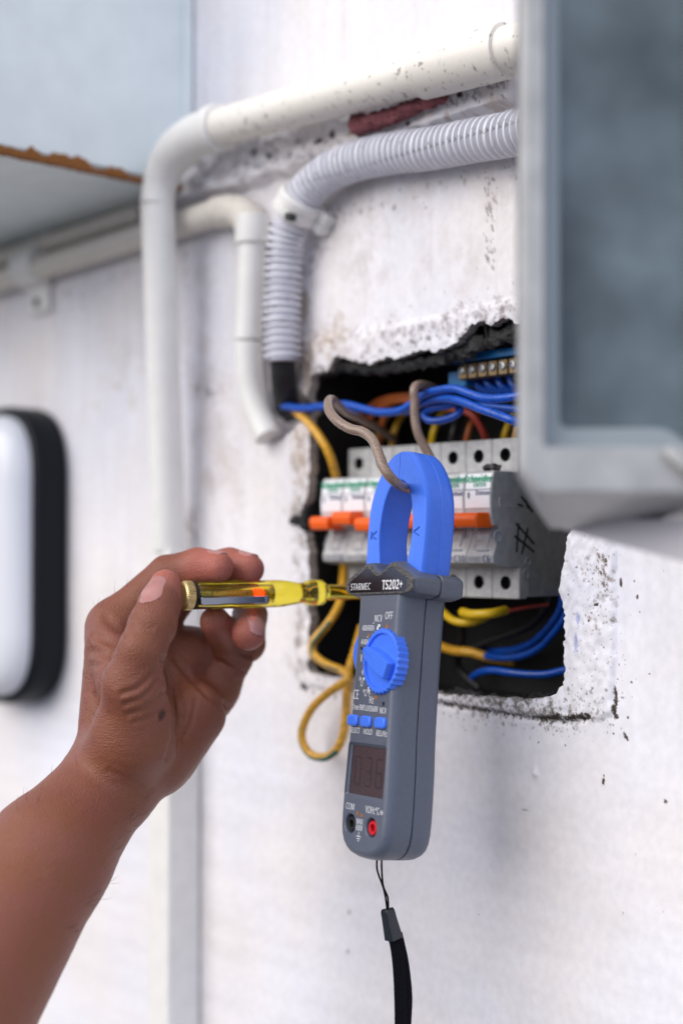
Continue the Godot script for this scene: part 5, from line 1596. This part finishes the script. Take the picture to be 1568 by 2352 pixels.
	# creases of the skin: [depth mm, width mm, points ...] and folds (negative depth = raised)
	var lines := [      # [depth, width, 0 anywhere / 1 behind the thumb / 2 on the thumb, points]
		[1.5, 1.2, 0, 372, 1512, 386, 1550, 396, 1600, 402, 1650, 398, 1700, 384, 1745], [0.9, 1.0, 0, 390, 1530, 408, 1585, 422, 1640], [1.3, 1.2, 0, 405, 1518, 440, 1560, 480, 1600, 522, 1625], [0.8, 0.9, 0, 420, 1700, 440, 1660, 452, 1600],
		[1.5, 2.3, 1, 246, 1420, 270, 1440, 306, 1454], [1.4, 2.1, 1, 226, 1462, 256, 1474, 292, 1482], [1.1, 2.0, 1, 214, 1496, 246, 1504, 282, 1500], [0.6, 1.8, 1, 214, 1528, 246, 1526, 276, 1512],
		[0.45, 0.9, 2, 318, 1400, 332, 1420, 354, 1440], [0.5, 0.9, 2, 308, 1416, 326, 1434, 350, 1446], [0.4, 0.9, 2, 302, 1438, 318, 1456, 342, 1462], [0.3, 0.8, 2, 324, 1392, 338, 1402],
		[1.2, 1.3, 0, 282, 1592, 312, 1584, 336, 1564, 352, 1547], [1.2, 1.3, 0, 290, 1616, 322, 1606, 350, 1584, 362, 1562], [1.0, 1.3, 0, 296, 1640, 326, 1632, 352, 1612, 372, 1590], [0.7, 1.1, 0, 310, 1658, 340, 1650, 366, 1632],
		[0.5, 1.2, 0, 250, 1770, 300, 1795, 345, 1812], [0.4, 1.1, 0, 270, 1795, 310, 1815, 335, 1830], [1.2, 1.0, 0, 506, 1520, 530, 1535, 556, 1545], [1.0, 1.0, 0, 540, 1480, 552, 1500, 575, 1506],
	]
	var cam_pos := EYE
	var disp := PackedFloat32Array(); disp.resize(verts.size())
	var fold := FastNoiseLite.new(); fold.seed = 5; fold.frequency = 0.22; fold.fractal_octaves = 2
	var nrm := PackedVector3Array(); nrm.resize(verts.size())
	var col := PackedColorArray(); col.resize(verts.size())
	var blotch := FastNoiseLite.new(); blotch.seed = 9; blotch.frequency = 0.06; blotch.fractal_octaves = 3
	var tips := [[380, 1345, 633, 18, 1.0], [503, 1304, 659, 23, 1.0], [572, 1308, 671, 23, 1.0], [571, 1462, 664, 17, 1.0], [494, 1428, 668, 12, 0.5], [455, 1303, 661, 12, 0.45], [527, 1301, 677, 10, 0.4]]
	for k in tips.size(): tips[k] = [P(tips[k][0], tips[k][1], tips[k][2] * 0.001), tips[k][3] * 0.001, tips[k][4]]
	var mole := P(372, 1643, 0.61)
	for i in verts.size():
		var p := verts[i]
		var n := grad(p)
		var x := pxof(p)
		var dd := fold.get_noise_3dv(p * 1000.0 * Vector3(0.5, 1.1, 0.5)) * 0.00013
		if n.dot((cam_pos - p).normalized()) > 0.05 and x.y < 1880:
			var deep := (p - EYE).dot(cam_f)
			for l in lines:
				if (l[2] == 1 and deep < 0.628) or (l[2] == 2 and deep > 0.628): continue
				var best := 1e9
				for s in range(3, l.size() - 2, 2):
					var a := Vector2(l[s], l[s + 1]); var ab := Vector2(l[s + 2], l[s + 3]) - a
					var t := clampf((x - a).dot(ab) / ab.length_squared(), 0.0, 1.0)
					best = minf(best, x.distance_squared_to(a + ab * t))
				if best > 400.0: continue
				var mmd: float = sqrt(best) / 5.15 / l[1]
				var amp: float = l[0] * 0.0008
				dd += -amp * exp(-mmd * mmd) + amp * 0.18 * exp(-pow((mmd - 2.0) * 1.1, 2.0))
		disp[i] = dd
		verts[i] = p + n * dd
		# pigment: brown back, redder palm and finger ends
		var tip := 0.0
		for q in tips: tip = maxf(tip, smoothstep(1.0, 0.35, p.distance_to(q[0]) / q[1]) * q[2])
		var nz := blotch.get_noise_3dv(p * 1000.0)
		var c := Color(0.320, 0.110, 0.058).lerp(Color(0.330, 0.112, 0.074), clampf(0.5 + nz, 0.0, 1.0))
		c = c.lerp(Color(0.70, 0.22, 0.165), clampf(tip + nz * 0.25 * tip, 0.0, 1.0) * 0.85)
		var e := Vector2((x.x - 372.0) * 0.9 - (x.y - 1643.0) * -0.25, (x.y - 1643.0) * 0.55)
		if n.dot((cam_pos - p).normalized()) > 0.2 and e.length() < 9.0: c = c.lerp(Color(0.05, 0.025, 0.02), smoothstep(9.0, 5.0, e.length()) * 0.85)
		col[i] = c
	for f in range(0, idx.size(), 3):
		var n := (verts[idx[f + 2]] - verts[idx[f]]).cross(verts[idx[f + 1]] - verts[idx[f]])
		for c in 3: nrm[idx[f + c]] += n
	for i in nrm.size(): nrm[i] = nrm[i].normalized()
	var base := P(256, 1792, 0.634)
	var arr := []; arr.resize(Mesh.ARRAY_MAX)
	arr[Mesh.ARRAY_VERTEX] = verts; arr[Mesh.ARRAY_NORMAL] = nrm; arr[Mesh.ARRAY_COLOR] = col; arr[Mesh.ARRAY_INDEX] = idx
	var am := ArrayMesh.new()
	am.add_surface_from_arrays(Mesh.PRIMITIVE_TRIANGLES, arr)
	var t := thing("person", "bare forearm and left hand pinching the yellow tester", "person", Transform3D(), base)
	part("hand_and_forearm", am, M.skin, t)
	# nails: [centre bone end, direction outward, along, length, width]
	nail(t, P(374, 1363, 0.630), P(378, 1340, 0.634) - P(357, 1420, 0.612), Vector3(-0.22, 0.16, 0.95), 0.0140, 0.0102)
	nail(t, P(497, 1303, 0.661), P(503, 1306, 0.660) - P(455, 1303, 0.664), Vector3(0.05, 1.0, -0.02), 0.0092, 0.0088)
	nail(t, P(566, 1306, 0.672), P(572, 1312, 0.671) - P(527, 1301, 0.677), Vector3(0.14, 1.0, -0.02), 0.0092, 0.0088)
	nail(t, P(572, 1446, 0.668), Vector3(0.10, -1.0, 0.42), Vector3(0.50, 0.28, 0.82), 0.0105, 0.0094)
	# fine dark hairs on the back of the hand and wrist
	var hb := B.new()
	for k in 330:
		var q := Vector2(rng.randf_range(175, 330), rng.randf_range(1330, 1900)) if k < 200 else Vector2(rng.randf_range(20, 300), rng.randf_range(1760, 2200))
		var o := P(q.x, q.y, 0.45)
		var hitp := march(o, (o - EYE).normalized())
		if absf(field(hitp)) > 0.001: continue
		var n := grad(hitp)
		var sl := n.dot((EYE - hitp).normalized())
		if sl > 0.62 or sl < 0.0: continue
		var along := (Vector3(0.5, 0.75, 0.0) + Vector3(rng.randfn(), rng.randfn(), rng.randfn()) * 0.28 + n * 0.55).normalized()
		var ln := rng.randf_range(0.003, 0.007)
		hb.tube(PackedVector3Array([hitp - n * 0.0004, hitp + along * ln * 0.5 + n * 0.0003, hitp + along * ln]), PackedFloat32Array([0.00006, 0.00005, 0.00002]), 4, false)
	var hm := part("hair", hb.mesh(80.0), M.wire_black, t)
	hm.set_meta("kind", "stuff")
const CORNERS := [Vector3(0, 0, 0), Vector3(0, 0, 1), Vector3(0, 1, 0), Vector3(0, 1, 1), Vector3(1, 0, 0), Vector3(1, 0, 1), Vector3(1, 1, 0), Vector3(1, 1, 1)]
const EDGES := [[0, 1], [2, 3], [4, 5], [6, 7], [0, 2], [1, 3], [4, 6], [5, 7], [0, 4], [1, 5], [2, 6], [3, 7]]
func nail(t: Node3D, c: Vector3, along: Vector3, out: Vector3, ln: float, wd: float) -> void:
	out = out.normalized()
	along = (along - out * along.dot(out)).normalized()
	var across := out.cross(along).normalized()
	var n := 12
	var rows := []; var under := []
	for i in n + 1:
		var s := lerpf(-1.0, 1.0, i / float(n))
		var row := PackedVector3Array(); var low := PackedVector3Array()
		for j in n + 1:
			var w := lerpf(-1.0, 1.0, j / float(n))
			var half := sqrt(maxf(0.0, 1.0 - pow(absf(s), 4.0) * 0.85)) 
			var p := c + along * (s * ln * 0.5) + across * (w * half * wd * 0.5)
			var q := march(p + out * 0.036, -out)
			if absf(field(q)) > 0.0006 or q.distance_to(p) > 0.030: q = p + out * 0.004
			var lift := 0.00035 * (1.0 - 0.9 * pow(absf(w), 6.0)) + (0.00025 if s > 0.8 else 0.0)
			if s < -0.9: lift *= 0.6
			row.append(q + out * lift); low.append(q - out * 0.0006)
		rows.append(row); under.append(low)
	var b := B.new()
	for i in n:
		for j in n:
			b.quad(rows[i][j], rows[i][j + 1], rows[i + 1][j + 1], rows[i + 1][j])
	for i in n:
		b.quad(rows[i][0], rows[i + 1][0], under[i + 1][0], under[i][0])
		b.quad(rows[i + 1][n], rows[i][n], under[i][n], under[i + 1][n])
		b.quad(rows[0][i + 1], rows[0][i], under[0][i], under[0][i + 1])
		b.quad(rows[n][i], rows[n][i + 1], under[n][i + 1], under[n][i])
	part("nail", b.mesh(50.0), M.nail, t)

# ---------------------------------------------------------------- scene
func _ready() -> void:
	rng.seed = 20240611
	# camera: 48 mm lens, upright picture, slightly tipped up, focused on the meter
	var tip := atan((HY - CY) / FL)
	cam_u = Vector3(0, cos(tip), sin(tip))
	cam_f = Vector3(0, sin(tip), -cos(tip))
	var cam := Camera3D.new()
	var at := CameraAttributesPhysical.new()
	at.frustum_focal_length = 48.5
	at.exposure_aperture = 3.4
	at.frustum_focus_distance = 0.628
	at.frustum_near = 0.02
	at.frustum_far = 200.0
	cam.attributes = at
	cam.name = "camera"
	cam.transform = Transform3D(Basis(Vector3.RIGHT, cam_u, -cam_f), EYE)
	add_child(cam)
	cam.fov = rad_to_deg(2.0 * atan(CY / FL))
	cam.near = 0.02
	cam.far = 200.0
	# sky and a broad soft sun behind thin cloud, from the upper left
	var env := Environment.new()
	env.background_mode = Environment.BG_SKY
	var sky := Sky.new()
	var sm := ProceduralSkyMaterial.new()
	sm.sky_top_color = Color(0.97, 0.99, 1.03)
	sm.sky_horizon_color = Color(0.69, 0.78, 0.97)
	sm.sky_energy_multiplier = 1.02
	sm.sky_curve = 0.4
	sm.ground_bottom_color = Color(0.30, 0.30, 0.32)
	sm.ground_horizon_color = Color(0.42, 0.44, 0.48)
	sm.sun_angle_max = 1.0
	sky.sky_material = sm
	env.sky = sky
	env.tonemap_mode = Environment.TONE_MAPPER_LINEAR
	env.tonemap_exposure = 1.60
	env.sdfgi_enabled = true
	env.ssao_enabled = true
	env.ssil_enabled = true
	var we := WorldEnvironment.new()
	we.name = "world_environment"
	we.environment = env
	add_child(we)
	var sun := DirectionalLight3D.new()
	sun.name = "sun"
	sun.light_energy = 0.5
	sun.light_angular_distance = 50.0
	sun.light_color = Color(1.0, 0.985, 0.975)
	sun.shadow_enabled = true
	add_child(sun)
	sun.look_at_from_position(Vector3.ZERO, -Vector3(-0.76, 0.50, 0.44))
	# frames of the wall and the meter
	var th := deg_to_rad(47.5)
	var wn := Vector3(-sin(th), 0, cos(th))
	var on := P(1127, HY, 0.670)
	wallT = Transform3D(Basis(Vector3(cos(th), 0, sin(th)), Vector3.UP, wn), hit(1000, HY, on, wn))
	var mx := Vector3(0.624, 0.081, 1.0).normalized()
	var my := Vector3(0.078, 1.0, -0.13)
	my = (my - mx * mx.dot(my)).normalized()
	var cb := Basis(Vector3.RIGHT, cam_u, -cam_f)
	mx = cb * mx; my = cb * my
	meterT = Transform3D(Basis(mx, my, mx.cross(my)), P(840, 1770, 0.615))
	make_materials()
	wall_shapes()
	build_setting()
	build_wall()
	build_cabinet()
	build_pipes()
	build_lamp()
	build_box()
	build_breakers()
	build_wires()
	build_lid()
	build_meter()
	build_tester()
	build_hand()
